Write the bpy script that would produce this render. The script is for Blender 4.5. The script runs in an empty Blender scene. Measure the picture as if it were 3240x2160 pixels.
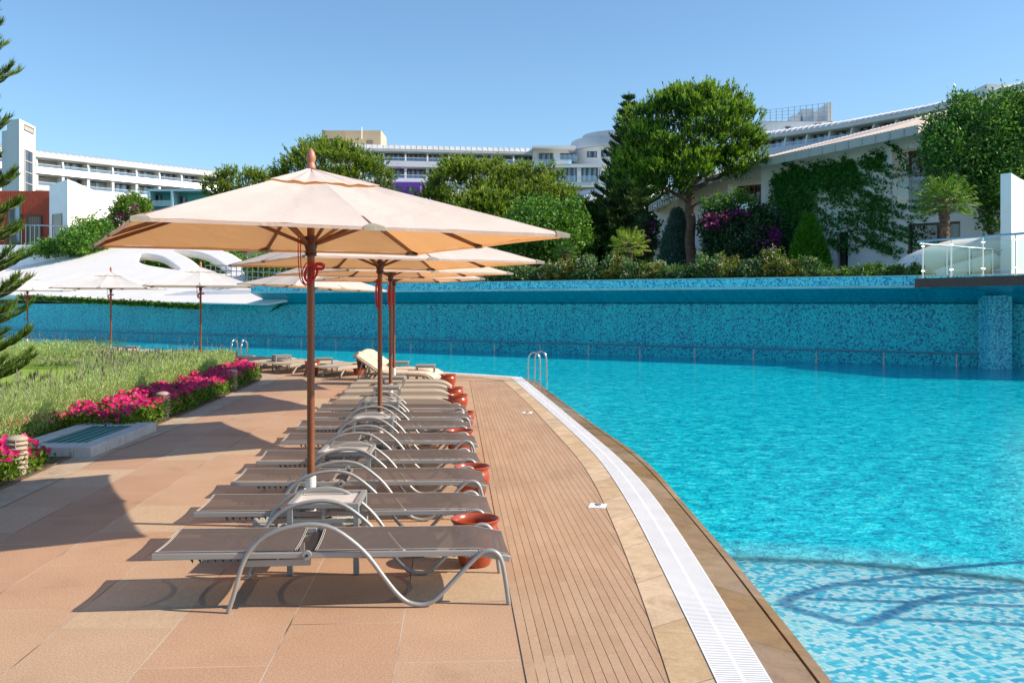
import bpy, bmesh, math, random
import numpy as np
from mathutils import Vector, Matrix
random.seed(7); RNG = np.random.default_rng(11)
R = math.radians; PI = math.pi
SC = bpy.context.scene; COL = SC.collection
F, HOR, CX, HC = 3000.0, 960.0, 1620.0, 1.75     # photo camera: focal in photo pixels, horizon row, centre column, eye height

def gp(px, py, z=0.0):            # a photo pixel seen at height z -> world point
    Y = (HC - z) * F / (py - HOR)
    return Vector(((px - CX) * Y / F, Y, z))
def dp(px, py, Y):                # a photo pixel at depth Y -> world point
    return Vector(((px - CX) * Y / F, Y, HC - (py - HOR) * Y / F))

# ------------------------------------------------------------------ materials
def new_mat(name):
    m = bpy.data.materials.new(name); m.use_nodes = True
    nt = m.node_tree; nt.nodes.clear()
    return m, nt
def nd(nt, t, **kw):
    n = nt.nodes.new(t)
    for k, v in kw.items():
        if k.startswith('i_'):
            key = k[2:]; key = int(key) if key.isdigit() else key.replace('_', ' ')
            n.inputs[key].default_value = v
        else: setattr(n, k, v)
    return n
def lk(nt, a, b): nt.links.new(a, b)
def c4(c): return (c[0], c[1], c[2], 1.0)
def ramp(nt, fac, stops, interp='LINEAR'):
    r = nd(nt, 'ShaderNodeValToRGB'); r.color_ramp.interpolation = interp
    els = r.color_ramp.elements
    while len(els) > 1: els.remove(els[-1])
    els[0].position, els[0].color = stops[0][0], c4(stops[0][1])
    for p, c in stops[1:]:
        e = els.new(p); e.color = c4(c)
    if fac is not None: lk(nt, fac, r.inputs[0])
    return r.outputs[0]
def noise(nt, vec, scale, detail=3, rough=.55, dist=0):
    n = nd(nt, 'ShaderNodeTexNoise'); n.inputs['Scale'].default_value = scale
    n.inputs['Detail'].default_value = detail; n.inputs['Roughness'].default_value = rough
    n.inputs['Distortion'].default_value = dist
    if vec is not None: lk(nt, vec, n.inputs['Vector'])
    return n.outputs['Fac']
def mixc(nt, fac, a, b, mode='MIX'):
    m = nd(nt, 'ShaderNodeMix', data_type='RGBA', blend_type=mode)
    for s, v in ((0, fac), (6, a), (7, b)):
        if isinstance(v, (int, float)): m.inputs[s].default_value = v
        elif isinstance(v, tuple): m.inputs[s].default_value = c4(v)
        else: lk(nt, v, m.inputs[s])
    return m.outputs[2]
def mth(nt, op, a, b=None, clamp=False):
    m = nd(nt, 'ShaderNodeMath', operation=op); m.use_clamp = clamp
    for s, v in ((0, a), (1, b)):
        if v is None: continue
        if isinstance(v, (int, float)): m.inputs[s].default_value = v
        else: lk(nt, v, m.inputs[s])
    return m.outputs[0]
def bump(nt, h, strength=.3, dist=.01, prev=None):
    b = nd(nt, 'ShaderNodeBump'); b.inputs['Strength'].default_value = strength; b.inputs['Distance'].default_value = dist
    lk(nt, h, b.inputs['Height'])
    if prev is not None: lk(nt, prev, b.inputs['Normal'])
    return b.outputs[0]
def out(nt, sh):
    o = nd(nt, 'ShaderNodeOutputMaterial'); lk(nt, sh, o.inputs[0])
def pbsdf(nt, col, rough=.6, metal=0, spec=.5, normal=None, **kw):
    p = nd(nt, 'ShaderNodeBsdfPrincipled')
    for key, v in (('Base Color', col), ('Roughness', rough), ('Metallic', metal), ('Specular IOR Level', spec)):
        if isinstance(v, (int, float)): p.inputs[key].default_value = v
        elif isinstance(v, tuple): p.inputs[key].default_value = c4(v)
        else: lk(nt, v, p.inputs[key])
    if normal is not None: lk(nt, normal, p.inputs['Normal'])
    for k, v in kw.items(): p.inputs[k.replace('_', ' ')].default_value = v
    return p.outputs[0]
def pos(nt): return nd(nt, 'ShaderNodeNewGeometry').outputs['Position']
def uvn(nt): return nd(nt, 'ShaderNodeUVMap').outputs[0]

def mat(name, col, rough=.6, metal=0, var=.12, vs=3.0, bmp=0.0, bs=60.0, spec=.5, dark=None, local=True):
    m, nt = new_mat(name)
    v = nd(nt, 'ShaderNodeTexCoord').outputs['Object'] if local else pos(nt)
    n = noise(nt, v, vs, 5)
    a = tuple(x * (1 - var) for x in col); b = tuple(min(1, x * (1 + var)) for x in col)
    c = ramp(nt, n, [(.3, a), (.7, b)])
    if dark:
        n2 = noise(nt, v, vs * 2.3, 8, .7)
        f = mth(nt, 'MULTIPLY', mth(nt, 'SUBTRACT', n2, .55, True), 4.0, True)
        c = mixc(nt, f, c, dark)
    nr = bump(nt, noise(nt, v, bs, 4), bmp, .01) if bmp else None
    rr = mth(nt, 'ADD', mth(nt, 'MULTIPLY', mth(nt, 'SUBTRACT', n, .5), .2), rough)
    out(nt, pbsdf(nt, c, rr, metal, spec, nr))
    return m

def leafmat(name, cols, transl=.3, rough=.5):
    m, nt = new_mat(name)
    r = nd(nt, 'ShaderNodeNewGeometry').outputs['Random Per Island']
    k = len(cols) - 1
    c = ramp(nt, r, [(i / k, cc) for i, cc in enumerate(cols)])
    p = pbsdf(nt, c, rough, 0, .35)
    t = nd(nt, 'ShaderNodeBsdfTranslucent')
    lk(nt, mixc(nt, 1.0, c, (1.3, 1.35, .6), 'MULTIPLY'), t.inputs[0])
    mx = nd(nt, 'ShaderNodeMixShader'); mx.inputs[0].default_value = transl
    lk(nt, p, mx.inputs[1]); lk(nt, t.outputs[0], mx.inputs[2]); out(nt, mx.outputs[0])
    return m

def m_tile():
    m, nt = new_mat('pink_sandstone_tiles')
    uv = uvn(nt)
    b = nd(nt, 'ShaderNodeTexBrick', offset=.37, squash=1.0)
    lk(nt, uv, b.inputs['Vector'])
    for k, v in (('Scale', 1.0), ('Mortar Size', .0035), ('Mortar Smooth', .2), ('Bias', 0.0), ('Brick Width', .93), ('Row Height', .615)): b.inputs[k].default_value = v
    b.inputs['Color1'].default_value = (0, 0, 0, 1); b.inputs['Color2'].default_value = (1, 1, 1, 1)
    p = pos(nt)
    tilec = ramp(nt, b.outputs['Color'], [(0, (.385, .240, .165)), (.3, (.40, .255, .180)), (.6, (.415, .275, .195)), (.82, (.41, .285, .205)), (1, (.44, .315, .23))])
    g = noise(nt, p, 95, 4, .75)
    tilec = mixc(nt, 1.0, tilec, ramp(nt, g, [(.3, (.62, .58, .56)), (.5, (1.02, 1.02, 1.02)), (.7, (1.42, 1.38, 1.3))]), 'MULTIPLY')
    s = noise(nt, p, 1.3, 6, .65)
    tilec = mixc(nt, .55, tilec, ramp(nt, s, [(.28, (.62, .56, .52)), (.42, (.93, .91, .9)), (.55, (1, 1, 1)), (.75, (1.14, 1.15, 1.16))]), 'MULTIPLY')
    mp = nd(nt, 'ShaderNodeMapping'); mp.inputs['Scale'].default_value = (14, 42, 1); lk(nt, uv, mp.inputs[0])
    wv = noise(nt, mp.outputs[0], 1.0, 5, .65, 1.2)
    tilec = mixc(nt, mth(nt, 'MULTIPLY', mth(nt, 'GREATER_THAN', b.outputs['Color'], .87), .5), tilec, ramp(nt, wv, [(.3, (.36, .265, .19)), (.5, (.43, .325, .235)), (.68, (.52, .41, .31))]))
    tilec = mixc(nt, 1.0, tilec, (1.11, 1.065, .93), 'MULTIPLY')
    gap = noise(nt, p, 1.1, 2)
    mort = ramp(nt, gap, [(.42, (.52, .44, .34)), (.52, (.46, .36, .28)), (.6, (.06, .045, .035))])
    col = mixc(nt, b.outputs['Fac'], tilec, mort)
    h = mth(nt, 'SUBTRACT', mth(nt, 'MULTIPLY', g, .3), b.outputs['Fac'])
    out(nt, pbsdf(nt, col, .72, 0, .3, bump(nt, h, .35, .004)))
    return m
def m_groove():
    m, nt = new_mat('grooved_sandstone')
    uv = uvn(nt); p = pos(nt)
    b = nd(nt, 'ShaderNodeTexBrick', offset=.43, squash=1.0); lk(nt, uv, b.inputs['Vector'])
    for k, v in (('Scale', 1.0), ('Mortar Size', .0018), ('Mortar Smooth', .1), ('Brick Width', .62), ('Row Height', .053)): b.inputs[k].default_value = v
    b.inputs['Color1'].default_value = (0, 0, 0, 1); b.inputs['Color2'].default_value = (1, 1, 1, 1)
    sx = nd(nt, 'ShaderNodeSeparateXYZ'); lk(nt, uv, sx.inputs[0])
    fr = mth(nt, 'FRACT', mth(nt, 'DIVIDE', sx.outputs[1], .053))
    line = mth(nt, 'LESS_THAN', mth(nt, 'ABSOLUTE', mth(nt, 'SUBTRACT', fr, .5)), .5 - .034)     # 1 inside the strip
    col = ramp(nt, b.outputs['Color'], [(0, (.385, .245, .165)), (.5, (.405, .265, .18)), (1, (.425, .285, .2))])
    g = noise(nt, p, 100, 4, .75)
    col = mixc(nt, .7, col, ramp(nt, g, [(.3, (.72, .69, .68)), (.5, (1, 1, 1)), (.7, (1.28, 1.25, 1.2))]), 'MULTIPLY')
    col = mixc(nt, 1.0, col, (1.10, 1.08, .96), 'MULTIPLY')
    s = noise(nt, p, .9, 6, .7)
    col = mixc(nt, .6, col, ramp(nt, s, [(.3, (.8, .76, .74)), (.5, (1, 1, 1)), (.72, (1.15, 1.17, 1.2))]), 'MULTIPLY')
    col = mixc(nt, mth(nt, 'MULTIPLY', b.outputs['Fac'], .5), col, (.25, .16, .11))
    gn = noise(nt, p, 1.7, 3)
    gc = ramp(nt, gn, [(.5, (.03, .02, .017)), (.62, (.09, .06, .045)), (.72, (.4, .32, .25))])
    col = mixc(nt, line, gc, col)
    out(nt, pbsdf(nt, col, .7, 0, .3, bump(nt, mth(nt, 'ADD', line, mth(nt, 'MULTIPLY', g, .1)), .5, .005)))
    return m
def m_stone(name, pal, length, rough=.65, wet=False):
    m, nt = new_mat(name); uv = uvn(nt); p = pos(nt)
    b = nd(nt, 'ShaderNodeTexBrick', offset=0.0); lk(nt, uv, b.inputs['Vector'])
    for k, v in (('Scale', 1.0), ('Mortar Size', .004), ('Mortar Smooth', .2), ('Brick Width', length), ('Row Height', 4.0)): b.inputs[k].default_value = v
    b.inputs['Color1'].default_value = (0, 0, 0, 1); b.inputs['Color2'].default_value = (1, 1, 1, 1)
    col = ramp(nt, b.outputs['Color'], [(i / (len(pal) - 1), c) for i, c in enumerate(pal)])
    mp = nd(nt, 'ShaderNodeMapping'); mp.inputs['Scale'].default_value = (1.0, 1.0, 1); lk(nt, p, mp.inputs[0])
    n = noise(nt, mp.outputs[0], 3.6, 8, .68, .8)
    col = mixc(nt, .85, col, ramp(nt, n, [(.25, (.5, .44, .38)), (.45, (.9, .87, .82)), (.62, (1.1, 1.1, 1.1)), (.8, (1.35, 1.35, 1.35))]), 'MULTIPLY')
    f = noise(nt, p, 55, 5, .7)
    col = mixc(nt, .5, col, ramp(nt, f, [(.3, (.6, .58, .55)), (.55, (1, 1, 1))]), 'MULTIPLY')
    col = mixc(nt, mth(nt, 'MULTIPLY', b.outputs['Fac'], .8), col, (.10, .07, .05))
    if wet:
        ch = noise(nt, p, 9, 6, .7)
        f2 = mth(nt, 'MULTIPLY', mth(nt, 'SUBTRACT', ch, .67, True), 14.0, True)
        col = mixc(nt, f2, col, (.55, .47, .38))
        wt = noise(nt, p, 1.6, 4)
        rr = nd(nt, 'ShaderNodeMapRange'); lk(nt, wt, rr.inputs[0])
        for i, v in ((1, .35), (2, .65), (3, .12), (4, .45)): rr.inputs[i].default_value = v
        rough = rr.outputs[0]
    nr = bump(nt, mth(nt, 'ADD', n, mth(nt, 'MULTIPLY', f, .4)), .25, .006)
    out(nt, pbsdf(nt, col, rough, 0, .4, nr))
    return m
def m_mosaic(name, stops, size=.04, rough=.25, grout=(.05, .30, .36), warp=0.0, fade=0.0):
    m, nt = new_mat(name); uv = uvn(nt)
    v = uv
    if warp:
        w = nd(nt, 'ShaderNodeTexNoise'); w.inputs['Scale'].default_value = 12.0; w.inputs['Detail'].default_value = 5; lk(nt, uv, w.inputs['Vector'])
        a = nd(nt, 'ShaderNodeVectorMath', operation='MULTIPLY_ADD'); lk(nt, w.outputs['Color'], a.inputs[0])
        a.inputs[1].default_value = (warp, warp, 0); lk(nt, uv, a.inputs[2]); v = a.outputs[0]
    sn = nd(nt, 'ShaderNodeVectorMath', operation='SNAP'); lk(nt, v, sn.inputs[0]); sn.inputs[1].default_value = (size, size, size)
    wn = nd(nt, 'ShaderNodeTexWhiteNoise', noise_dimensions='3D'); lk(nt, sn.outputs[0], wn.inputs['Vector'])
    big = noise(nt, uv, .8, 4, .6)
    val = mth(nt, 'ADD', wn.outputs['Value'], mth(nt, 'MULTIPLY', mth(nt, 'SUBTRACT', big, .5), .55))
    col = ramp(nt, val, stops, 'CONSTANT')
    fr = nd(nt, 'ShaderNodeVectorMath', operation='MODULO'); lk(nt, v, fr.inputs[0]); fr.inputs[1].default_value = (size, size, size)
    sx = nd(nt, 'ShaderNodeSeparateXYZ'); lk(nt, fr.outputs[0], sx.inputs[0])
    g = mth(nt, 'MAXIMUM', mth(nt, 'LESS_THAN', mth(nt, 'ABSOLUTE', sx.outputs[0]), size * .08), mth(nt, 'LESS_THAN', mth(nt, 'ABSOLUTE', sx.outputs[1]), size * .08))
    col = mixc(nt, mth(nt, 'MULTIPLY', g, .7), col, grout)
    sx2 = nd(nt, 'ShaderNodeMapping'); sx2.inputs['Scale'].default_value = (3.0, .12, 1); lk(nt, uv, sx2.inputs[0])
    sk = noise(nt, sx2.outputs[0], 1.6, 4, .6)
    col = mixc(nt, 1.0, col, ramp(nt, sk, [(.3, (.80, .82, .84)), (.5, (1, 1, 1)), (.72, (1.12, 1.1, 1.06))]), 'MULTIPLY')
    out(nt, pbsdf(nt, col, rough, 0, .25))
    return m
def schlick(nt, f0, normal=None):
    g = nd(nt, 'ShaderNodeNewGeometry'); d = nd(nt, 'ShaderNodeVectorMath', operation='DOT_PRODUCT')
    lk(nt, g.outputs['Incoming'], d.inputs[0]); lk(nt, normal if normal is not None else g.outputs['Normal'], d.inputs[1])
    c = mth(nt, 'SUBTRACT', 1.0, mth(nt, 'ABSOLUTE', d.outputs['Value']), True)
    return mth(nt, 'ADD', mth(nt, 'MULTIPLY', mth(nt, 'POWER', c, 5.0), 1 - f0), f0)
def m_water():
    m, nt = new_mat('pool_water'); p = pos(nt)
    mp = nd(nt, 'ShaderNodeMapping'); mp.inputs['Scale'].default_value = (.8, 1.0, 1); lk(nt, p, mp.inputs[0])
    n1 = noise(nt, mp.outputs[0], 2.6, 3, .55, .4); n2 = noise(nt, mp.outputs[0], 9.0, 4, .6, .25); n3 = noise(nt, mp.outputs[0], 30.0, 3, .6, .0)
    cal = ramp(nt, noise(nt, p, .12, 2), [(.35, (.55, .55, .55)), (.65, (1, 1, 1))])
    h = mth(nt, 'ADD', mth(nt, 'ADD', mth(nt, 'MULTIPLY', n1, .55), mth(nt, 'MULTIPLY', n2, .6)), mth(nt, 'MULTIPLY', n3, .22))
    h = mth(nt, 'MULTIPLY', h, cal)
    # the shallow shelf starts behind a curved nosing; from there on the water is shallow and clear
    sx = nd(nt, 'ShaderNodeSeparateXYZ'); lk(nt, p, sx.inputs[0])
    d = mth(nt, 'SUBTRACT', 6.76, mth(nt, 'ADD', sx.outputs[1], mth(nt, 'MULTIPLY', mth(nt, 'POWER', mth(nt, 'MAXIMUM', mth(nt, 'SUBTRACT', sx.outputs[0], 1.6), 0.0), 1.8), .20)))
    sh = mth(nt, 'ADD', mth(nt, 'MULTIPLY', d, 7.0), .5, True)
    near = mth(nt, 'MULTIPLY', mth(nt, 'ADD', mth(nt, 'MULTIPLY', d, 1.8), 1.0, True), mth(nt, 'ADD', n2, .1, True))
    b1 = bump(nt, h, 1.0, .09); b2 = bump(nt, h, 1.0, .022); b3 = bump(nt, h, 1.0, .007)
    mixn = mth(nt, 'ADD', mth(nt, 'MULTIPLY', n1, .12), mth(nt, 'ADD', mth(nt, 'MULTIPLY', n2, .5), mth(nt, 'MULTIPLY', n3, .38)))
    colr = ramp(nt, mixn, [(.41, (.0, .24, .36)), (.47, (.0, .42, .53)), (.535, (.0, .53, .61)), (.61, (.06, .70, .74))])
    colr = mixc(nt, mth(nt, 'MULTIPLY', near, .6), colr, (.32, .60, .58))
    df = nd(nt, 'ShaderNodeBsdfDiffuse'); lk(nt, colr, df.inputs[0]); lk(nt, b1, df.inputs['Normal'])
    tr = nd(nt, 'ShaderNodeBsdfTransparent'); tr.inputs[0].default_value = (.88, .99, .99, 1)
    mx = nd(nt, 'ShaderNodeMixShader'); lk(nt, mth(nt, 'MULTIPLY', sh, .88), mx.inputs[0]); lk(nt, df.outputs[0], mx.inputs[1]); lk(nt, tr.outputs[0], mx.inputs[2])
    gl = nd(nt, 'ShaderNodeBsdfGlossy'); gl.inputs['Roughness'].default_value = .05; lk(nt, b2, gl.inputs['Normal'])
    gl.inputs[0].default_value = (.9, .95, 1, 1)
    m2 = nd(nt, 'ShaderNodeMixShader'); lk(nt, mth(nt, 'MULTIPLY', schlick(nt, .02, b3), .75), m2.inputs[0]); lk(nt, mx.outputs[0], m2.inputs[1]); lk(nt, gl.outputs[0], m2.inputs[2])
    out(nt, m2.outputs[0])
    return m
def m_cloth(name, col, transl=.3, tcol=None, transp=0.0, weave=900, underglow=None):
    m, nt = new_mat(name); p = nd(nt, 'ShaderNodeTexCoord').outputs['Object']
    n = noise(nt, p, 1.7, 5, .6)
    c = ramp(nt, n, [(.3, tuple(x * .93 for x in col)), (.65, tuple(min(1, x * 1.04) for x in col))])
    if underglow: c = mixc(nt, nd(nt, 'ShaderNodeNewGeometry').outputs['Backfacing'], underglow, c)  # warm glow beneath the canopy, painted into the cloth's underside colour
    nr = bump(nt, mth(nt, 'ADD', mth(nt, 'MULTIPLY', noise(nt, p, 2.2, 3, .5, 1.5), 1.0), mth(nt, 'MULTIPLY', noise(nt, p, weave, 1), .02)), .5, .03)
    d = nd(nt, 'ShaderNodeBsdfDiffuse'); lk(nt, c, d.inputs[0]); lk(nt, nr, d.inputs['Normal'])
    s = d.outputs[0]
    if transl:
        t = nd(nt, 'ShaderNodeBsdfTranslucent'); t.inputs[0].default_value = c4(tcol or col); lk(nt, nr, t.inputs['Normal'])
        mx = nd(nt, 'ShaderNodeMixShader'); mx.inputs[0].default_value = transl
        lk(nt, s, mx.inputs[1]); lk(nt, t.outputs[0], mx.inputs[2]); s = mx.outputs[0]
    if transp:
        t = nd(nt, 'ShaderNodeBsdfTransparent')
        mx = nd(nt, 'ShaderNodeMixShader'); mx.inputs[0].default_value = transp
        lk(nt, s, mx.inputs[1]); lk(nt, t.outputs[0], mx.inputs[2]); s = mx.outputs[0]
    out(nt, s); return m
def m_wood(name, a, b, rough=.4, scale=(30, 30, 1.5)):
    m, nt = new_mat(name); p = nd(nt, 'ShaderNodeTexCoord').outputs['Object']
    mp = nd(nt, 'ShaderNodeMapping'); mp.inputs['Scale'].default_value = scale; lk(nt, p, mp.inputs[0])
    n = noise(nt, mp.outputs[0], 1.0, 5, .65); n2 = noise(nt, p, 2.5, 3)
    c = mixc(nt, n2, ramp(nt, n, [(.3, a), (.65, b)]), tuple(x * .55 for x in a))
    out(nt, pbsdf(nt, c, rough, 0, .5, bump(nt, n, .2, .004))); return m
def m_glass(name, tint=(.75, .85, .85), alpha=.75, rough=.02):
    m, nt = new_mat(name)
    t = nd(nt, 'ShaderNodeBsdfTransparent'); t.inputs[0].default_value = c4(tint)
    g = nd(nt, 'ShaderNodeBsdfGlossy'); g.inputs['Roughness'].default_value = rough
    mx = nd(nt, 'ShaderNodeMixShader'); lk(nt, mth(nt, 'ADD', schlick(nt, .04), 1 - alpha - .04, True), mx.inputs[0])
    lk(nt, t.outputs[0], mx.inputs[1]); lk(nt, g.outputs[0], mx.inputs[2]); out(nt, mx.outputs[0]); return m
def m_window(name, dark, light, scale=2.0):        # window with drawn curtains behind glossy glass
    m, nt = new_mat(name); p = nd(nt, 'ShaderNodeTexCoord').outputs['Object']
    w = nd(nt, 'ShaderNodeTexWave', wave_type='BANDS', bands_direction='X'); lk(nt, p, w.inputs['Vector'])
    w.inputs['Scale'].default_value = scale; w.inputs['Distortion'].default_value = 1.5; w.inputs['Detail'].default_value = 2
    c = ramp(nt, mth(nt, 'MULTIPLY', w.outputs['Fac'], noise(nt, p, .35, 2)), [(.12, dark), (.45, light)])
    out(nt, pbsdf(nt, c, .06, 0, .9)); return m
def m_grate():
    m, nt = new_mat('white_drain_grating'); uv = uvn(nt)
    sx = nd(nt, 'ShaderNodeSeparateXYZ'); lk(nt, uv, sx.inputs[0])
    fr = mth(nt, 'FRACT', mth(nt, 'DIVIDE', sx.outputs[0], .022))
    slot = mth(nt, 'LESS_THAN', fr, .28)
    inn = mth(nt, 'MULTIPLY', mth(nt, 'GREATER_THAN', mth(nt, 'ABSOLUTE', mth(nt, 'SUBTRACT', sx.outputs[1], .5)), .035), mth(nt, 'LESS_THAN', mth(nt, 'ABSOLUTE', mth(nt, 'SUBTRACT', sx.outputs[1], .5)), .47))
    slot = mth(nt, 'MULTIPLY', slot, inn)
    n = noise(nt, pos(nt), 2.5, 5)
    wht = ramp(nt, n, [(.3, (.80, .79, .78)), (.7, (.90, .89, .87))])
    c = mixc(nt, slot, wht, (.16, .15, .16))
    out(nt, pbsdf(nt, c, .45, 0, .4, bump(nt, mth(nt, 'SUBTRACT', 1.0, slot), .6, .006))); return m
def m_granite():
    m, nt = new_mat('speckled_granite'); p = nd(nt, 'ShaderNodeTexCoord').outputs['Object']
    n = noise(nt, p, 130, 2, .8)
    c = ramp(nt, n, [(.36, (.09, .085, .075)), (.46, (.3, .28, .24)), (.6, (.55, .52, .45))])
    out(nt, pbsdf(nt, c, .7, 0, .3, bump(nt, n, .4, .004))); return m

M = {}
def build_mats():
    M['tile'] = m_tile(); M['groove'] = m_groove()
    M['stone'] = m_stone('beige_border_stone', [(.52, .36, .205), (.58, .42, .25), (.62, .46, .30), (.54, .40, .26)], .82)
    M['edging'] = m_stone('pale_edging_stone', [(.50, .38, .26), (.46, .36, .25), (.54, .42, .30)], 1.0)
    M['coping'] = m_stone('wet_brown_coping', [(.33, .20, .075), (.29, .165, .055), (.35, .235, .13), (.42, .29, .155)], .95, wet=True)
    M['grate'] = m_grate(); M['water'] = m_water()
    t3 = [(0, (.005, .66, .66)), (.42, (.0, .55, .59)), (.62, (.0, .36, .48)), (.82, (.0, .16, .34))]
    M['mosaic'] = m_mosaic('teal_mosaic_wall', t3)
    M['mosaic_band'] = m_mosaic('turquoise_mosaic_band', [(0, (.22, .82, .88)), (.4, (.12, .68, .80)), (.62, (.05, .46, .64)), (.85, (.02, .30, .52))], .045)
    M['mosaic_soffit'] = m_mosaic('teal_mosaic_soffit', [(0, (.0, .46, .54)), (.4, (.0, .40, .49)), (.7, (.0, .30, .42))], .04)
    M['mosaic_pillar'] = m_mosaic('blue_mosaic_pillar', [(0, (.16, .70, .78)), (.35, (.09, .58, .70)), (.62, (.04, .40, .58)), (.85, (.02, .25, .45))], .045)
    M['mosaic_shelf'] = m_mosaic('pool_shelf_mosaic', [(0, (.64, .74, .72)), (.28, (.50, .70, .71)), (.50, (.28, .62, .68)), (.66, (.06, .47, .60)), (.85, (.02, .36, .52))], .034, grout=(.07, .20, .24), warp=.06)
    M['pale_lip'] = mat('stained_pale_lip', (.40, .62, .60), .7, var=.2, vs=2, dark=(.2, .3, .28))
    M['shelfnose'] = mat('beige_step_nosing', (.62, .58, .50), .6, dark=(.12, .09, .07), vs=5)
    M['tube'] = mat('grey_lounger_metal', (.34, .335, .32), .38, .35, var=.05)
    M['rail'] = mat('grey_rail_metal', (.32, .315, .30), .4, .3, var=.05)
    M['sling'] = m_cloth('taupe_sling_mesh', (.125, .100, .090), .0, transp=.09)
    M['piping'] = mat('pale_stitching', (.42, .38, .34), .8)
    M['knob'] = mat('grey_knob', (.30, .29, .28), .5); M['dark'] = mat('black_plastic', (.025, .023, .024), .5)
    M['tray'] = mat('frosted_table_top', (.66, .61, .56), .25, var=.08, vs=4)
    M['pot'] = mat('terracotta_glaze', (.36, .060, .022), .28, var=.25, vs=6, bmp=.08, bs=25, dark=(.16, .03, .014))
    M['taupe'] = mat('taupe_resin', (.40, .335, .26), .5, var=.06); M['taupesling'] = m_cloth('sand_sling_mesh', (.41, .345, .27), 0, transp=.05)
    M['taupetable'] = mat('taupe_table_metal', (.30, .275, .24), .45, var=.06)
    M['towel'] = m_cloth('cream_towel', (.66, .55, .42), .1); M['browncloth'] = m_cloth('brown_towel', (.23, .17, .12), .1)
    M['canopy'] = m_cloth('ecru_canopy_cloth', (.83, .765, .705), .40, (.88, .46, .18), underglow=(.86, .47, .24))
    M['canopy2'] = m_cloth('cream_canopy_cloth', (.80, .72, .60), .38, (.88, .46, .20), underglow=(.86, .49, .26))
    M['canopy3'] = m_cloth('faded_white_canopy_cloth', (.80, .765, .74), .3, (.80, .55, .36))
    M['pocket'] = mat('grey_canvas_pocket', (.30, .26, .20), .85, var=.2, vs=12)
    M['wood'] = m_wood('teak_pole', (.20, .052, .016), (.33, .115, .035), .38)
    M['rib'] = m_wood('teak_rib', (.23, .075, .025), (.36, .15, .055), .45, (20, 20, 20))
    M['hub'] = mat('worn_brown_hub', (.075, .022, .014), .35, dark=(.5, .45, .4), vs=10)
    M['finial'] = mat('terracotta_finial', (.42, .17, .10), .45)
    M['rope'] = mat('red_rope', (.42, .012, .02), .7, bmp=.2, bs=200)
    M['whitetube'] = mat('white_painted_tube', (.68, .66, .62), .35, var=.08, dark=(.35, .28, .22), vs=14)
    M['granite'] = m_granite(); M['chrome'] = mat('polished_steel', (.52, .53, .55), .16, 1.0, var=.03)
    M['steel'] = mat('brushed_steel', (.36, .36, .37), .35, .9, var=.1)
    M['concrete'] = mat('white_painted_concrete', (.50, .49, .46), .8, var=.1, vs=5, dark=(.20, .165, .11), bmp=.2)
    M['grille'] = mat('green_grille', (.035, .19, .16), .5); M['black'] = mat('dark_void', (.008, .012, .012), .8)
    M['bollard'] = mat('beige_bollard_metal', (.40, .325, .235), .5, var=.08); M['bollardin'] = mat('bollard_lens', (.42, .35, .26), .4)
    M['soil'] = mat('brown_soil', (.10, .06, .035), .95, var=.4, vs=8, bmp=.6, bs=40, local=False)
    M['lawn'] = mat('lawn_green', (.22, .33, .03), .9, var=.25, vs=3, bmp=.5, bs=120, local=False)
    M['terrain'] = mat('planted_slope', (.065, .095, .028), .95, var=.4, vs=2, bmp=.5, bs=10, local=False)
    M['plaster'] = mat('white_plaster', (.92, .91, .89), .8, var=.04, vs=1.2, bmp=.05, bs=40)
    M['shellplaster'] = mat('white_shell_plaster', (.88, .82, .755), .75, var=.03, vs=.7)
    M['cyanplaster'] = mat('pale_cyan_plaster', (.50, .76, .79), .7, var=.25, vs=1.0)
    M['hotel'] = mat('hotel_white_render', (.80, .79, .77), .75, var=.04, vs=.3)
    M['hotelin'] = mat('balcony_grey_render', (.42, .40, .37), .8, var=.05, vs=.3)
    M['panel'] = mat('hotel_metal_panel', (.62, .61, .60), .4, .3, var=.08, vs=.4)
    M['hroof'] = mat('hotel_zinc_roof', (.66, .655, .64), .5, .2, var=.08, vs=.3)
    M['hwin'] = m_window('hotel_glazing', (.012, .018, .025), (.34, .44, .52), .35)
    M['railglass'] = m_glass('balcony_glass', (.72, .84, .88), .72)
    M['tan'] = mat('tan_render', (.68, .50, .31), .8, var=.04); M['purple'] = mat('purple_render', (.20, .06, .42), .7)
    M['turq'] = mat('turquoise_render', (.10, .42, .44), .7); M['turqlit'] = mat('pale_turquoise_frame', (.38, .62, .70), .7)
    M['redwood'] = mat('red_wood_cladding', (.42, .07, .028), .6, var=.15, vs=4)
    M['villaroof'] = mat('ribbed_villa_roof', (.56, .48, .42), .6, var=.06); M['fascia'] = mat('zinc_fascia', (.50, .50, .47), .5, .2, var=.05)
    M['soffit'] = mat('brown_soffit', (.30, .20, .12), .8); M['wframe'] = mat('dark_window_frame', (.09, .07, .06), .5)
    M['warmwin'] = m_window('window_with_brown_curtains', (.02, .011, .007), (.17, .085, .035), 2.2)
    M['darkwin'] = m_window('dark_window', (.012, .014, .018), (.10, .105, .13), 1.4)
    M['deckwood'] = m_wood('mahogany_fascia', (.085, .026, .017), (.16, .05, .032), .45, (.8, 12, 12))
    M['panelglass'] = m_glass('railing_glass', (.84, .91, .89), .94)
    M['bark'] = mat('reddish_pine_bark', (.13, .072, .05), .95, var=.45, vs=6, bmp=.9, bs=14)
    M['bark2'] = mat('grey_brown_bark', (.16, .13, .10), .95, var=.3, vs=5, bmp=.6, bs=20)
    M['palmbark'] = mat('fibrous_palm_bark', (.14, .095, .065), 1.0, var=.5, vs=9, bmp=1.0, bs=22)
    M['pine'] = leafmat('stone_pine_needles', [(.012, .045, .004), (.035, .09, .006), (.07, .15, .010)], .3)
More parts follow.
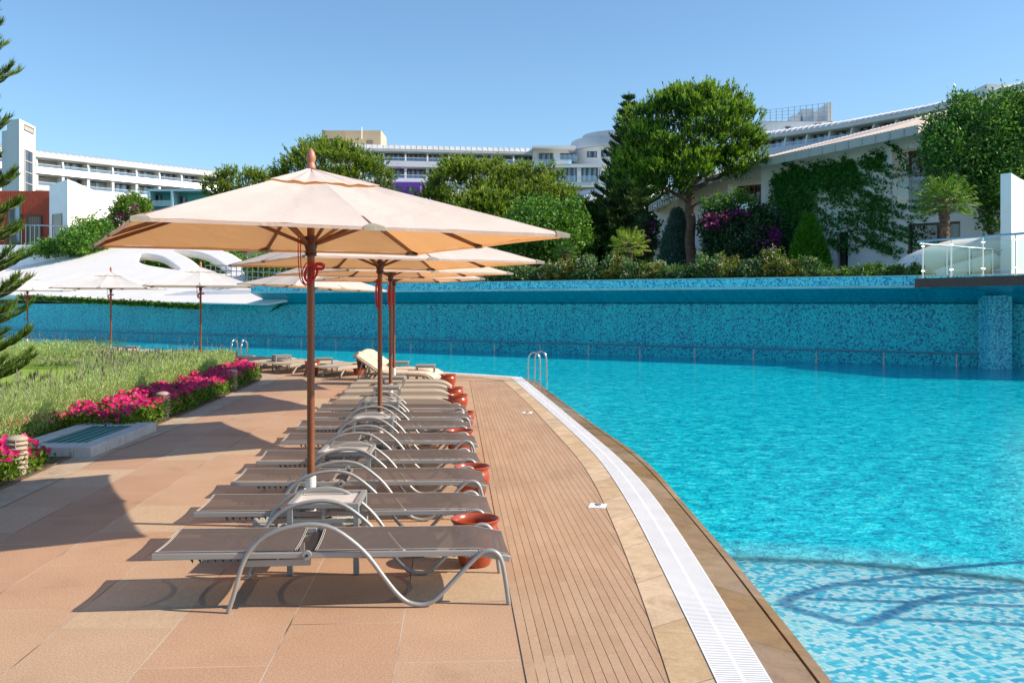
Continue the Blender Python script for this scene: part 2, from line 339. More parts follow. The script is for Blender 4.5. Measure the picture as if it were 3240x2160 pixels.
    M['pinetip'] = leafmat('stone_pine_new_shoots', [(.09, .19, .010), (.19, .31, .018), (.32, .44, .035)], .35)
    M['pine2'] = leafmat('far_pine_needles', [(.03, .065, .010), (.06, .11, .012), (.10, .17, .018)], .3)
    M['pine2tip'] = leafmat('far_pine_new_shoots', [(.13, .20, .018), (.22, .30, .028), (.32, .40, .045)], .35)
    M['palmlit'] = leafmat('sunlit_palm_fronds', [(.12, .22, .025), (.24, .34, .04), (.42, .48, .10)], .35)
    M['arau'] = leafmat('dark_araucaria_needles', [(0.0105, 0.039, 0.015), (0.0225, 0.075, 0.018), (0.06, 0.135, 0.021), (0.1275, 0.195, 0.03)], .15)
    M['arau2'] = leafmat('araucaria_needles', [(.02, .055, .010), (.06, .13, .014), (.13, .22, .02), (.22, .31, .04)], .3)
    M['broad'] = leafmat('broad_leaves', [(0.0313, 0.0958, 0.0174), (0.0696, 0.1826, 0.0244), (0.1392, 0.2958, 0.0348), (0.2262, 0.4088, 0.0696)], .3)
    M['broadlt'] = leafmat('yellow_green_leaves', [(.06, .13, .012), (.11, .21, .018), (.19, .31, .03)], .35)
    M['laurel'] = leafmat('laurel_leaves', [(0.0255, 0.085, 0.0213), (0.0531, 0.1487, 0.0255), (0.1169, 0.255, 0.0382), (0.2338, 0.4037, 0.0638)], .25, .35)
    M['bough'] = leafmat('bougainvillea_leaves', [(0.0138, 0.046, 0.023), (0.0276, 0.0828, 0.0299), (0.069, 0.161, 0.0414)], .2)
    M['magenta'] = leafmat('magenta_bracts', [(0.135, 0.012, 0.12), (0.255, 0.018, 0.18), (0.42, 0.0375, 0.3)], .3)
    M['cypress'] = leafmat('bright_cypress', [(0.037, 0.1596, 0.0134), (0.0756, 0.2688, 0.0168), (0.1344, 0.4032, 0.0235)], .25)
    M['bluecyp'] = leafmat('blue_green_cypress', [(0.0326, 0.0918, 0.0775), (0.0714, 0.1632, 0.1326), (0.1224, 0.2448, 0.204)], .2)
    M['shrubrust'] = leafmat('rusty_nandina_leaves', [(.05, .10, .018), (.11, .15, .025), (.20, .19, .03), (.33, .20, .05)], .3)
    M['shrubgrn'] = leafmat('abelia_leaves', [(0.036, 0.09, 0.032), (0.07, 0.15, 0.044), (0.14, 0.22, 0.06)], .3)
    M['whitefl'] = leafmat('white_pink_blossom', [(.60, .46, .42), (.75, .68, .62)], .2)
    M['ivy'] = leafmat('ivy_leaves', [(0.026, 0.117, 0.0208), (0.0468, 0.208, 0.0312), (0.0832, 0.312, 0.0416)], .2)
    M['ivylit'] = leafmat('light_ivy_leaves', [(.04, .10, .012), (.09, .17, .015), (.17, .26, .03)], .3)
    M['palm'] = leafmat('palm_fronds', [(0.0607, 0.1553, 0.0203), (0.1215, 0.2565, 0.027), (0.2565, 0.3645, 0.0675)], .3)
    M['lav'] = leafmat('lavender_leaves', [(.20, .28, .085), (.32, .42, .145), (.46, .55, .23), (.57, .63, .34)], .4)
    M['lavsp'] = leafmat('dry_lavender_spikes', [(.13, .11, .10), (.24, .20, .17)], .2)
    M['flgreen'] = leafmat('vinca_leaves', [(.05, .10, .010), (.10, .19, .014), (.20, .30, .02)], .35)
    M['flpink'] = leafmat('pink_vinca_petals', [(.42, .006, .075), (.60, .012, .125), (.72, .035, .21), (.62, .02, .15)], .3)
build_mats()

# ------------------------------------------------------------------ mesh building
class MB:
    def __init__(s): s.v = []; s.f = []; s.m = []; s.uv = {}
    def quad(s, a, b, c, d, mi=0, uv=None):
        i = len(s.v); s.v += [tuple(a), tuple(b), tuple(c), tuple(d)]
        if uv: s.uv[len(s.f)] = uv
        s.f.append((i, i + 1, i + 2, i + 3)); s.m.append(mi)
    def poly(s, pts, mi=0):
        i = len(s.v); s.v += [tuple(p) for p in pts]; s.f.append(tuple(range(i, i + len(pts)))); s.m.append(mi)
    def box(s, c, size, rot=None, mi=0):
        hx, hy, hz = [k / 2 for k in size]; i = len(s.v); c = Vector(c)
        for x, y, z in ((-1, -1, -1), (1, -1, -1), (1, 1, -1), (-1, 1, -1), (-1, -1, 1), (1, -1, 1), (1, 1, 1), (-1, 1, 1)):
            p = Vector((x * hx, y * hy, z * hz))
            if rot is not None: p = rot @ p
            s.v.append(tuple(c + p))
        for q in ((0, 3, 2, 1), (4, 5, 6, 7), (0, 1, 5, 4), (1, 2, 6, 5), (2, 3, 7, 6), (3, 0, 4, 7)):
            s.f.append(tuple(i + k for k in q)); s.m.append(mi)
        return s
    def bar(s, a, b, w, h, mi=0, up=(0, 0, 1)):
        a, b = Vector(a), Vector(b); d = (b - a); L = d.length; x = d.normalized(); y = Vector(up).cross(x)
        if y.length < 1e-4: y = Vector((0, 1, 0)).cross(x)
        y.normalize(); z = x.cross(y)
        return s.box((a + b) / 2, (L, w, h), Matrix((x, y, z)).transposed(), mi)
    def tube(s, pts, r, n=8, closed=False, mi=0, caps=True):
        P = [Vector(p) for p in pts]; k = len(P); base = len(s.v)
        rs = r if isinstance(r, (list, tuple)) else [r] * k
        pv = None
        for i in range(k):
            if closed: t = P[(i + 1) % k] - P[i - 1]
            else: t = P[min(i + 1, k - 1)] - P[max(i - 1, 0)]
            t.normalize()
            if pv is None:
                pv = t.cross(Vector((0, 0, 1)))
                if pv.length < .1: pv = t.cross(Vector((0, 1, 0)))
            pv = (pv - t * pv.dot(t)).normalized(); q = t.cross(pv)
            for j in range(n):
                a = 2 * PI * j / n
                s.v.append(tuple(P[i] + (pv * math.cos(a) + q * math.sin(a)) * rs[i]))
        for i in range(k if closed else k - 1):
            for j in range(n):
                a = base + i * n + j; b = base + i * n + (j + 1) % n; c = base + ((i + 1) % k) * n + (j + 1) % n; d = base + ((i + 1) % k) * n + j
                s.f.append((a, d, c, b)); s.m.append(mi)
        if caps and not closed:
            s.f.append(tuple(base + j for j in range(n))); s.m.append(mi)
            s.f.append(tuple(base + (k - 1) * n + j for j in reversed(range(n)))); s.m.append(mi)
        return s
    def lathe(s, prof, n=24, c=(0, 0, 0), mi=0):
        base = len(s.v); cx, cy, cz = c
        for r, z in prof:
            for j in range(n):
                a = 2 * PI * j / n; s.v.append((cx + r * math.cos(a), cy + r * math.sin(a), cz + z))
        for i in range(len(prof) - 1):
            for j in range(n):
                a = base + i * n + j; b = base + i * n + (j + 1) % n
                s.f.append((a, b, b + n, a + n)); s.m.append(mi)
        if prof[0][0] > 1e-4: s.f.append(tuple(base + j for j in reversed(range(n)))); s.m.append(mi)
        if prof[-1][0] > 1e-4: s.f.append(tuple(base + (len(prof) - 1) * n + j for j in range(n))); s.m.append(mi)
        return s
    def ribbon(s, rows, mi=0, uv=False):
        # rows: list of equally long point lists; uv = (along, across) metres
        base = len(s.v); n = len(rows[0])
        for r in rows: s.v += [tuple(p) for p in r]
        acc = [0.0]
        for i in range(1, n): acc.append(acc[-1] + (Vector(rows[0][i]) - Vector(rows[0][i - 1])).length)
        K = len(rows) - 1
        for k in range(K):
            for i in range(n - 1):
                a = base + k * n + i
                if uv: s.uv[len(s.f)] = [(acc[i], k / K), (acc[i + 1], k / K), (acc[i + 1], (k + 1) / K), (acc[i], (k + 1) / K)]
                s.f.append((a, a + 1, a + 1 + n, a + n)); s.m.append(mi)
        return s
    def build(s, name, mats, parent=None, smooth=True, angle=35, bevel=0):
        me = bpy.data.meshes.new(name); me.from_pydata(s.v, [], s.f); mats = mats if isinstance(mats, (list, tuple)) else [mats]
        for m in mats: me.materials.append(M[m] if isinstance(m, str) else m)
        me.polygons.foreach_set('material_index', s.m)
        if s.uv:
            ul = me.uv_layers.new(name='UVMap')
            for fi, u in s.uv.items():
                p = me.polygons[fi]
                for k, li in enumerate(p.loop_indices): ul.data[li].uv = u[k % len(u)]
        me.update()
        if smooth:
            me.shade_smooth(); me.set_sharp_from_angle(angle=R(angle))
        o = bpy.data.objects.new(name, me); COL.objects.link(o)
        if parent: o.parent = parent
        if bevel:
            b = o.modifiers.new('edge', 'BEVEL'); b.width = bevel; b.segments = 2; b.limit_method = 'ANGLE'; b.angle_limit = R(50); b.harden_normals = False
        return o
def planar_uv(o, dx=(1, 0, 0), dy=(0, 1, 0), off=(0, 0)):
    me = o.data; ul = me.uv_layers.new(name='UVMap') if not me.uv_layers else me.uv_layers[0]
    dx, dy = Vector(dx), Vector(dy)
    for l in me.loops:
        p = me.vertices[l.vertex_index].co; ul.data[l.index].uv = (p.dot(dx) + off[0], p.dot(dy) + off[1])
def tag(o, label=None, cat=None, group=None, kind=None):
    for k, v in (('label', label), ('category', cat), ('group', group), ('kind', kind)):
        if v: o[k] = v
    return o
def thing(name, label, cat, loc=(0, 0, 0), rz=0, group=None):
    o = bpy.data.objects.new(name, None); COL.objects.link(o); o.empty_display_size = .1
    o.location = loc; o.rotation_euler = (0, 0, rz)
    return tag(o, label, cat, group)
def copy_tree(o, loc=None, rz=None, label=None, parent=None):
    c = o.copy(); COL.objects.link(c)
    if parent is not None: c.parent = parent
    if loc is not None: c.location = loc
    if rz is not None: c.rotation_euler = (0, 0, rz)
    if label: c['label'] = label
    for ch in list(o.children): copy_tree(ch, parent=c)
    return c
def shape2d(outline, holes=(), depth=.2, bevel=0.0, res=2):
    # filled outline with holes, given thickness; returns verts (u, v, w) and faces
    cu = bpy.data.curves.new('outline', 'CURVE'); cu.dimensions = '2D'; cu.fill_mode = 'BOTH'
    cu.extrude = max(depth / 2 - bevel, .001); cu.bevel_depth = bevel; cu.bevel_resolution = res; cu.offset = -bevel
    for pts in [outline] + list(holes):
        sp = cu.splines.new('POLY'); sp.points.add(len(pts) - 1); sp.use_cyclic_u = True
        for i, p in enumerate(pts): sp.points[i].co = (p[0], p[1], 0, 1)
    ob = bpy.data.objects.new('outline', cu); COL.objects.link(ob)
    bpy.context.view_layer.update()
    me = bpy.data.meshes.new_from_object(ob.evaluated_get(bpy.context.evaluated_depsgraph_get()))
    v = [tuple(x.co) for x in me.vertices]; f = [tuple(p.vertices) for p in me.polygons]
    bpy.data.objects.remove(ob); bpy.data.curves.remove(cu); bpy.data.meshes.remove(me)
    return v, f
def plate(name, outline, holes, depth, mats, frame, parent=None, bevel=0.0, smooth=True):
    v, f = shape2d(outline, holes, depth, bevel); b = MB()
    b.v = [tuple(frame(*p)) for p in v]; b.f = f; b.m = [0] * len(f)
    return b.build(name, mats, parent, smooth)
def spline(pts, n, closed=False):
    P = [Vector(p) for p in pts]; k = len(P); res = []
    segs = k if closed else k - 1
    g = lambda i: P[i % k] if closed else P[max(0, min(k - 1, i))]
    for s_ in range(n if closed else n):
        t = s_ / (n if closed else n - 1) * segs; i = min(int(t), segs - 1); u = t - i
        a, b, c, d = g(i - 1), g(i), g(i + 1), g(i + 2)
        res.append(.5 * ((2 * b) + (c - a) * u + (2 * a - 5 * b + 4 * c - d) * u * u + (3 * b - a - 3 * c + d) * u ** 3))
    return res
def resample(pts, n):
    P = [Vector(p) for p in pts]; acc = [0]
    for i in range(1, len(P)): acc.append(acc[-1] + (P[i] - P[i - 1]).length)
    res = []
    for k in range(n):
        s = acc[-1] * k / (n - 1); i = 0
        while i < len(P) - 2 and acc[i + 1] < s: i += 1
        u = (s - acc[i]) / max(1e-9, acc[i + 1] - acc[i]); res.append(P[i].lerp(P[i + 1], u))
    return res

# ------------------------------------------------------------------ leaves (numpy)
def unit(a): return a / np.maximum(np.linalg.norm(a, axis=-1, keepdims=True), 1e-9)
def rdir(n):
    return unit(RNG.normal(size=(n, 3)))
def leaves(P, D, L, W, tilt=None):
    """diamond-shaped blades: base P, direction D, length L, width W (arrays or scalars)"""
    n = len(P); D = unit(D); L = np.broadcast_to(np.asarray(L, float), (n,))[:, None]; W = np.broadcast_to(np.asarray(W, float), (n,))[:, None]
    S = unit(np.cross(D, rdir(n) if tilt is None else tilt))
    V = np.stack([P, P + D * L * .45 + S * W / 2, P + D * L, P + D * L * .45 - S * W / 2], 1)
    return V.reshape(-1, 3)
def leafobj(name, groups, parent=None, extra=None):
    """groups: list of (verts array of quads, material)"""
    vs = np.concatenate([g[0] for g in groups]); n = len(vs) // 4
    mi = np.concatenate([np.full(len(g[0]) // 4, i, np.int32) for i, g in enumerate(groups)])
    me = bpy.data.meshes.new(name); me.vertices.add(n * 4); me.vertices.foreach_set('co', vs.astype(np.float32).ravel())
    me.loops.add(n * 4); me.loops.foreach_set('vertex_index', np.arange(n * 4, dtype=np.int32))
    me.polygons.add(n); me.polygons.foreach_set('loop_start', np.arange(0, n * 4, 4, dtype=np.int32))
    me.polygons.foreach_set('loop_total', np.full(n, 4, np.int32)); me.polygons.foreach_set('material_index', mi)
    for g in groups: me.materials.append(M[g[1]])
    me.update(calc_edges=True); me.validate()
    o = bpy.data.objects.new(name, me); COL.objects.link(o)
    if parent: o.parent = parent
    return o
def shell_points(ells, n, lo=.72, hi=1.04):
    """points in the outer shell of a union of ellipsoids ((cx,cy,cz),(rx,ry,rz)); returns points and outward directions"""
    w = np.array([e[1][0] * e[1][1] + e[1][0] * e[1][2] + e[1][1] * e[1][2] for e in ells]); w /= w.sum()
    P, O = [], []
    for e, k in zip(ells, w):
        m = max(4, int(n * k)); c = np.array(e[0]); r = np.array(e[1])
        d = rdir(m); rad = RNG.uniform(lo ** 2, hi ** 2, m) ** .5
        P.append(c + d * r * rad[:, None]); O.append(unit(d / r))
    P = np.concatenate(P); O = np.concatenate(O)
    keep = np.ones(len(P), bool)
    for e in ells:
        q = (((P - np.array(e[0])) / np.array(e[1])) ** 2).sum(1); keep &= q > lo ** 2 * .8
    return P[keep], O[keep]
def clumped(ells, nclump, per, spread, L, W, up=.3, lo=.7, hi=1.03, droop=0):
    C, O = shell_points(ells, nclump, lo, hi); n = len(C)
    idx = np.repeat(np.arange(n), per)
    sp = spread * RNG.uniform(.5, 1.3, n)[idx][:, None]
    P = C[idx] + RNG.normal(size=(len(idx), 3)) * sp * .55
    D = O[idx] * .6 + rdir(len(idx)) * .9 + np.array([0, 0, up - droop])
    return leaves(P, D, L * RNG.uniform(.6, 1.3, len(idx)), W * RNG.uniform(.7, 1.2, len(idx)))
def tufts(ells, ntuft, per, length, width, lo=.72, hi=1.02, zmin=None, upb=.9, cl=14, cr=.42, mts=('pine', 'pinetip')):
    """upright needle shoots of stone pines, gathered in clumps with gaps between them"""
    nc = max(20, ntuft // cl); CC, OO = shell_points(ells, nc, lo, hi); nc = len(CC)
    rad = cr * RNG.uniform(.6, 1.35, nc); ic = np.repeat(np.arange(nc), cl); dd = rdir(len(ic)); dd[:, 2] = np.abs(dd[:, 2]) * .9 - .25
    C = CC[ic] + dd * (rad[ic] * RNG.uniform(.35, 1, len(ic)))[:, None]; O = unit(OO[ic] * .5 + dd * .7)
    n = len(C); A = unit(O * .6 + np.array([0, 0, upb]) + RNG.normal(size=(n, 3)) * .15)
    ln = length * RNG.uniform(.6, 1.25, n)
    idx = np.repeat(np.arange(n), per); m = len(idx)
    s = RNG.uniform(0, 1, m)[:, None]
    P = C[idx] + A[idx] * ln[idx][:, None] * s + rdir(m) * length * .05
    D = A[idx] * 1.0 + rdir(m) * .5; k = np.repeat(s[:, 0] > .52, 4); V = leaves(P, D, length * .36 * RNG.uniform(.7, 1.2, m), width * RNG.uniform(.8, 1.2, m))
    return [(V[~k], mts[0]), (V[k], mts[1])]
def limbs(b, base, top, r0, r1, n=8, wob=.12, seed=0):
    rnd = random.Random(seed); base, top = Vector(base), Vector(top); L = (top - base).length; pts = []
    k = 9
    for i in range(k):
        t = i / (k - 1); p = base.lerp(top, t)
        if 0 < i < k - 1: p += Vector((rnd.uniform(-1, 1), rnd.uniform(-1, 1), rnd.uniform(-.3, .3))) * wob * L * .25
        pts.append(p)
    sp = spline(pts, 18)
    b.tube(sp, [r0 + (r1 - r0) * i / 17 for i in range(18)], n)

# ================================================================== SETTING
# pool edge polylines on the ground (photo pixels -> z = 0)
def curve_near(pxs, back=4.0):
    pts = [gp(*p) for p in pxs]
    d = (pts[0] - pts[1]).normalized(); e = (pts[1] - pts[2]).normalized(); turn = (d - e) * .35
    k = []; p = pts[0]
    for i in range(6): d = (d + turn * .5 + Vector((.0, -.04, 0))).normalized(); p = p + d * .7; k.append(p)
    return k[::-1] + pts
cw_px = [(2655, 2160), (2600, 2092), (2473, 1949), (2332, 1766), (2201, 1626), (2098, 1504), (2025, 1433), (1897, 1350), (1770, 1258), (1700, 1205)]
gr_px = [(2442, 2160), (2333, 1977), (2244, 1837), (2164, 1706), (2075, 1579), (2010, 1500), (1940, 1433), (1842, 1352), (1740, 1267), (1650, 1194)]
gl_px = [(2267, 2160), (2169, 1949), (2085, 1785), (2019, 1645), (1930, 1500), (1897, 1454), (1812, 1369), (1727, 1292), (1664, 1237), (1617, 1195)]
sl_px = [(2120, 2160), (2075, 2019), (2005, 1818), (1930, 1635), (1865, 1500), (1791, 1407), (1727, 1339), (1664, 1271), (1590, 1203)]
far_px = [(1600, 1186), (1389, 1173), (1079, 1150), (780, 1132), (600, 1124), (200, 1108), (-100, 1100), (-500, 1092)]
FARW = [gp(*p) for p in far_px]
def far_off(d):
    res = []
    for i, p in enumerate(FARW):
        a = FARW[max(i - 1, 0)]; b = FARW[min(i + 1, len(FARW) - 1)]
        t = (b - a).normalized(); nrm = Vector((t.y, -t.x, 0))
        if nrm.y > 0: nrm = -nrm
        res.append(p + nrm * d)
    return res
def full(near, off):
    n = resample(spline(curve_near(near), 220), 150); f = spline(far_off(off), 60)
    for it in range(55): n = [n[0]] + [n[i - 1] * .25 + n[i] * .5 + n[i + 1] * .25 for i in range(1, len(n) - 1)] + [n[-1]]
    return resample(n, 130), resample([n[-1]] + f, 70)
CW, CWF = full(cw_px, 0.0); GR, GRF = full(gr_px, .32); GL, GLF = full(gl_px, .62); SL, SLF = full(sl_px, 1.1)
def joined(a, b): return a + b[1:]
Zf = lambda pts, z: [Vector((p.x, p.y, z)) for p in pts]

DECKD = Vector((-.06, 1, 0)).normalized(); DECKP = Vector((DECKD.y, -DECKD.x, 0))
# deck sheet
b = MB(); b.poly(Zf(joined(GL, GLF), 0) + [Vector((-60, 60, 0)), Vector((-60, -6, 0)), Vector((GL[0].x, -6, 0))])
deck = b.build('pool_deck', 'tile', smooth=False); planar_uv(deck, DECKD, DECKP, (0, -.33)); tag(deck, kind='structure')
me = deck.data; bm = bmesh.new(); bm.from_mesh(me); bmesh.ops.triangulate(bm, faces=bm.faces); bm.to_mesh(me); bm.free()
# grooved strip, border stone, drain grating, coping
gx = lambda y: .33 - .06 * y
b = MB(); slp = Zf(SL, .004); ys = [p for p in slp]
left = [Vector((gx(p.y), p.y, .004)) for p in slp if True]
b.ribbon([left, slp]); o = b.build('grooved_paving', 'groove', smooth=False); planar_uv(o, DECKD, DECKP, (0, -.33)); tag(o, kind='structure')
def band(name, A, B, z, mt, w):
    b = MB(); mid = [[a.lerp(c, t) for a, c in zip(A, B)] for t in (0, .5, 1)]
    b.ribbon([Zf(r, z) for r in mid], uv=True)
    o = b.build(name, mt, smooth=False); tag(o, kind='structure'); return o
SLr, GLr, GRr, CWr = SL, GL, GR, CW
band('border_stone', joined(SL, SLF), joined(GL, GLF), .008, 'stone', .4)
b = MB(); A, B = joined(GL, GLF), joined(GR, GRF)
b.ribbon([Zf(A, .001), Zf(A, .013), Zf(B, .013), Zf(B, .001)])
acc = [0]
for i in range(1, len(A)): acc.append(acc[-1] + (A[i] - A[i - 1]).length)
n = len(A)
for k in range(3):
    for i in range(n - 1):
        v0, v1 = (0, 0) if k == 0 else ((0, 1) if k == 1 else (1, 1))
        b.uv[k * (n - 1) + i] = [(acc[i], v0), (acc[i + 1], v0), (acc[i + 1], v1), (acc[i], v1)]
o = b.build('drain_grating', 'grate', smooth=False); tag(o, 'curved white slatted drain grating along the pool edge', 'drain')
b = MB(); A, B = joined(GR, GRF), joined(CW, CWF)
prof = [(0, .006), (.70, -.006), (.705, -.05), (.755, -.05), (.76, -.008), (.97, -.016), (1.0, -.03), (1.0, -.5)]
b.ribbon([Zf([a.lerp(c, t) for a, c in zip(A, B)], z) for t, z in prof], uv=True)
o = b.build('pool_coping', 'coping', smooth=False); tag(o, kind='structure')
# water, pool floor, shallow shelf
b = MB(); b.quad((-90, -8, -.055), (60, -8, -.055), (60, 75, -.055), (-90, 75, -.055)); o = b.build('water', 'water', smooth=False); tag(o, kind='structure')
b = MB(); b.quad((-90, -8, -1.5), (60, -8, -1.5), (60, 75, -1.5), (-90, 75, -1.5)); o = b.build('pool_floor', 'mosaic', smooth=False); planar_uv(o); tag(o, kind='structure')
nose = [gp(px, py, -.085) for px, py in ((2250, 1766), (2335, 1767), (2500, 1769), (2700, 1775), (2960, 1797), (3240, 1842), (3500, 1895), (4200, 2060))]
nose = spline(nose, 40)
b = MB(); b.poly([Vector((p.x, p.y, -.085)) for p in nose] + [Vector((9, -6, -.085)), Vector((.8, -6, -.085))])
o = b.build('pool_shelf', 'mosaic_shelf', smooth=False); planar_uv(o, (.95, .31, 0), (-.31, .95, 0)); tag(o, kind='structure')
me = o.data; bm = bmesh.new(); bm.from_mesh(me); bmesh.ops.triangulate(bm, faces=bm.faces); bm.to_mesh(me); bm.free()
b = MB(); up = [p + Vector((0, .10, 0)) for p in nose]
b.ribbon([Zf(nose, -.081), Zf(up, -.079), Zf(up, -1.4)]); o = b.build('shelf_nosing', 'shelfnose', smooth=False); tag(o, kind='structure')

# far mosaic wall: straight line W(t), normal towards the deck
W0 = Vector((13.45, 26.8, 0)); WT = Vector((-.849, .528, 0)); WN = Vector((-.528, -.849, 0))
Wp = lambda t, off=0.0, z=0.0: W0 + WT * t + WN * off + Vector((0, 0, z))
def wray(px, py, off):            # photo pixel on the vertical plane parallel to the wall
    d = Vector(((px - CX) / F, 1, -(py - HOR) / F)); P = W0 + WN * off; s = P.dot(WN) / d.dot(WN)
    q = d * s; return (q - P).dot(WT), q.z + HC, q
wall = thing('mosaic_wall', 'long teal mosaic retaining wall behind the pool, under a turquoise band', 'wall')
def wsheet(name, rows, mt, t0, t1, n=40):
    b = MB(); ts = [t0 + (t1 - t0) * i / n for i in range(n + 1)]
    b.ribbon([[Wp(t, o_, z) for t in ts] for o_, z in rows]); o = b.build(name, mt, wall, smooth=False)
    ul = o.data.uv_layers.new(name='UVMap')
    for l in o.data.loops:
        p = o.data.vertices[l.vertex_index].co; q = p - W0; ul.data[l.index].uv = (q.dot(WT) + 100, p.z + 10 - q.dot(WN))
    return o
wsheet('wall_face', [(0, -1.5), (0, 1.735)], 'mosaic', -8, 70)
wsheet('soffit', [(-.1, 1.73), (1.2, 2.19)], 'mosaic_soffit', -8, 28.3)
wsheet('lip', [(1.2, 2.19), (1.22, 2.19), (1.22, 2.262)], 'pale_lip', -8, 28.3)
wsheet('band', [(1.205, 2.262), (1.205, 2.52)], 'mosaic_band', -8, 28.3)
wsheet('coping', [(1.22, 2.52), (1.22, 2.545), (.8, 2.545)], 'pale_lip', -8, 28.3)
# terrace and hill behind the wall
b = MB(); nt_, rows = 60, []
for off, z in ((1.0, 2.48), (-4, 2.62), (-12, 2.9), (-30, 4.2), (-60, 8), (-110, 13), (-200, 15), (-900, 18)):
    rows.append([Wp(-60 + 190 * i / nt_ if off > -200 else -60 + 190 * i / nt_ + (i / nt_ - .4) * 900, -.04 if off == 1.0 and -60 + 190 * i / nt_ > 28.0 else off, z + (RNG.uniform(-.15, .15) if off < -8 else 0) - ({1.0: 1.2, -4: 1.2, -12: .6}.get(off, 0) if -60 + 190 * i / nt_ > 28.0 else 0)) for i in range(nt_ + 1)])
b.ribbon(rows); o = b.build('hillside', 'terrain'); tag(o, kind='structure')
b = MB(); b.quad((-1500, -500, -1.8), (1500, -500, -1.8), (1500, 2500, -1.8), (-1500, 2500, -1.8)); o = b.build('ground', 'terrain', smooth=False); tag(o, kind='structure')

# wall handrail in the pool
hr = thing('pool_handrail', 'long low steel handrail standing in the water along the mosaic wall', 'handrail')
b = MB(); b.tube([Wp(t, .42, .34) for t in (0.2, 20, 40, 60)], .024, 8); b.build('rail', 'steel', hr)
for i in range(31):
    t = .75 + 1.95 * i
    b = MB(); b.tube([Wp(t, .42, -.3), Wp(t, .42, .22)], .026, 8); b.tube([Wp(t, .42, .21), Wp(t, .42, .33)], .013, 6); b.build('post', 'steel', hr)
# tiled pillar, terrace platform with glass railing and white screen wall
def pillar(name, x0, y0, w, d, z0, z1, label):
    b = MB(); b.box((x0 + w / 2, y0 + d / 2, (z0 + z1) / 2), (w, d, z1 - z0)); o = b.build(name, 'mosaic_pillar', smooth=False)
    ul = o.data.uv_layers.new(name='UVMap')
    for f in o.data.polygons:
        for li in f.loop_indices:
            p = o.data.vertices[o.data.loops[li].vertex_index].co; ul.data[li].uv = (p.x + p.y + 50, p.z + 10)
    return tag(o, label, 'pillar')
pillar('tiled_pillar', 13.1, 26.05, .64, .6, -1.5, 1.97, 'blue mosaic pillar standing in the pool under the terrace')
pillar('tiled_pillar', 14.05, 27.0, 1.2, .5, -1.5, 1.9, 'darker shaded mosaic pillar behind the front one at the frame edge')
pf = [Vector((11.15, 26.25, 0)), Vector((12.75, 22.6, 0)), Vector((19, 20.5, 0)), Vector((20, 27.5, 0)), Vector((14.5, 30, 0))]
plat = thing('terrace_platform', 'terrace platform with dark wood fascia jutting over the pool', 'terrace')
b = MB(); n = len(pf)
for i in range(n):
    a, c = pf[i], pf[(i + 1) % n]; b.quad(a + Vector((0, 0, 2.19)), c + Vector((0, 0, 2.19)), c + Vector((0, 0, 2.44)), a + Vector((0, 0, 2.44)))
b.build('fascia', 'deckwood', plat, smooth=False)
b = MB(); b.poly([p + Vector((0, 0, 2.435)) for p in pf]); b.build('floor', 'villaroof', plat, smooth=False)
b = MB(); ctr = Vector((14.6, 26.6, 1.9))
for i in range(n):
    a, c = pf[i], pf[(i + 1) % n]; b.poly([a.lerp(ctr, .02) + Vector((0, 0, 2.192)), c.lerp(ctr, .02) + Vector((0, 0, 2.192)), ctr])
o = b.build('underside', 'mosaic_soffit', plat, smooth=False); planar_uv(o)
rl = thing('glass_railing', 'outer steel railing with clear glass panels on the terrace edge', 'railing')
e0, e1 = pf[0] + Vector((.12, -.02, 2.44)), pf[1] + Vector((.12, .05, 2.44))
b = MB(); b.tube([e0 + Vector((-.02, .05, 1.03)), e1 + Vector((0, 0, 1.03)), e1 + (e1 - e0) * .3 + Vector((0, 0, 1.03))], .03, 10); b.build('top_rail', 'chrome', rl)
ts = [0.03, .27, .52, .76, 1.0]
for t in ts:
    p = e0.lerp(e1, t); b = MB(); b.tube([p, p + Vector((0, 0, 1.0))], .022, 8); b.lathe([(.04, 0), (.04, .03)], 10, p); b.tube([p + Vector((-.05, -.02, .2)), p + Vector((.05, .02, .2))], .018, 6); b.tube([p + Vector((-.05, -.02, .88)), p + Vector((.05, .02, .88))], .018, 6); b.build('post', 'chrome', rl)
for i in range(4):
    a, c = e0.lerp(e1, ts[i] + .015), e0.lerp(e1, ts[i + 1] - .015)
    b = MB(); b.bar(a + Vector((0, 0, .52)), c + Vector((0, 0, .52)), .012, .76); b.build('glass_panel', 'panelglass', rl, smooth=False)
rl2 = thing('glass_railing', 'inner lower glass railing behind the outer one on the terrace', 'railing')
f0, f1 = pf[0] + Vector((.25, .25, 2.44)), Vector((14.6, 27.4, 2.44))
b = MB(); b.tube([f0 + Vector((0, 0, .98)), f1 + Vector((0, 0, .82))], .025, 8); b.build('top_rail', 'chrome', rl2)
for t in (.27, .5, .74, .97):
    p = f0.lerp(f1, t); b = MB(); b.tube([p, p + Vector((0, 0, .88))], .018, 8); b.build('post', 'chrome', rl2)
for i in range(3):
    a, c = f0.lerp(f1, (.05, .3, .53)[i]), f0.lerp(f1, (.25, .48, .72)[i])
    b = MB(); b.bar(a + Vector((0, 0, .45)), c + Vector((0, 0, .45)), .012, .7); b.build('glass_panel', 'panelglass', rl2, smooth=False)
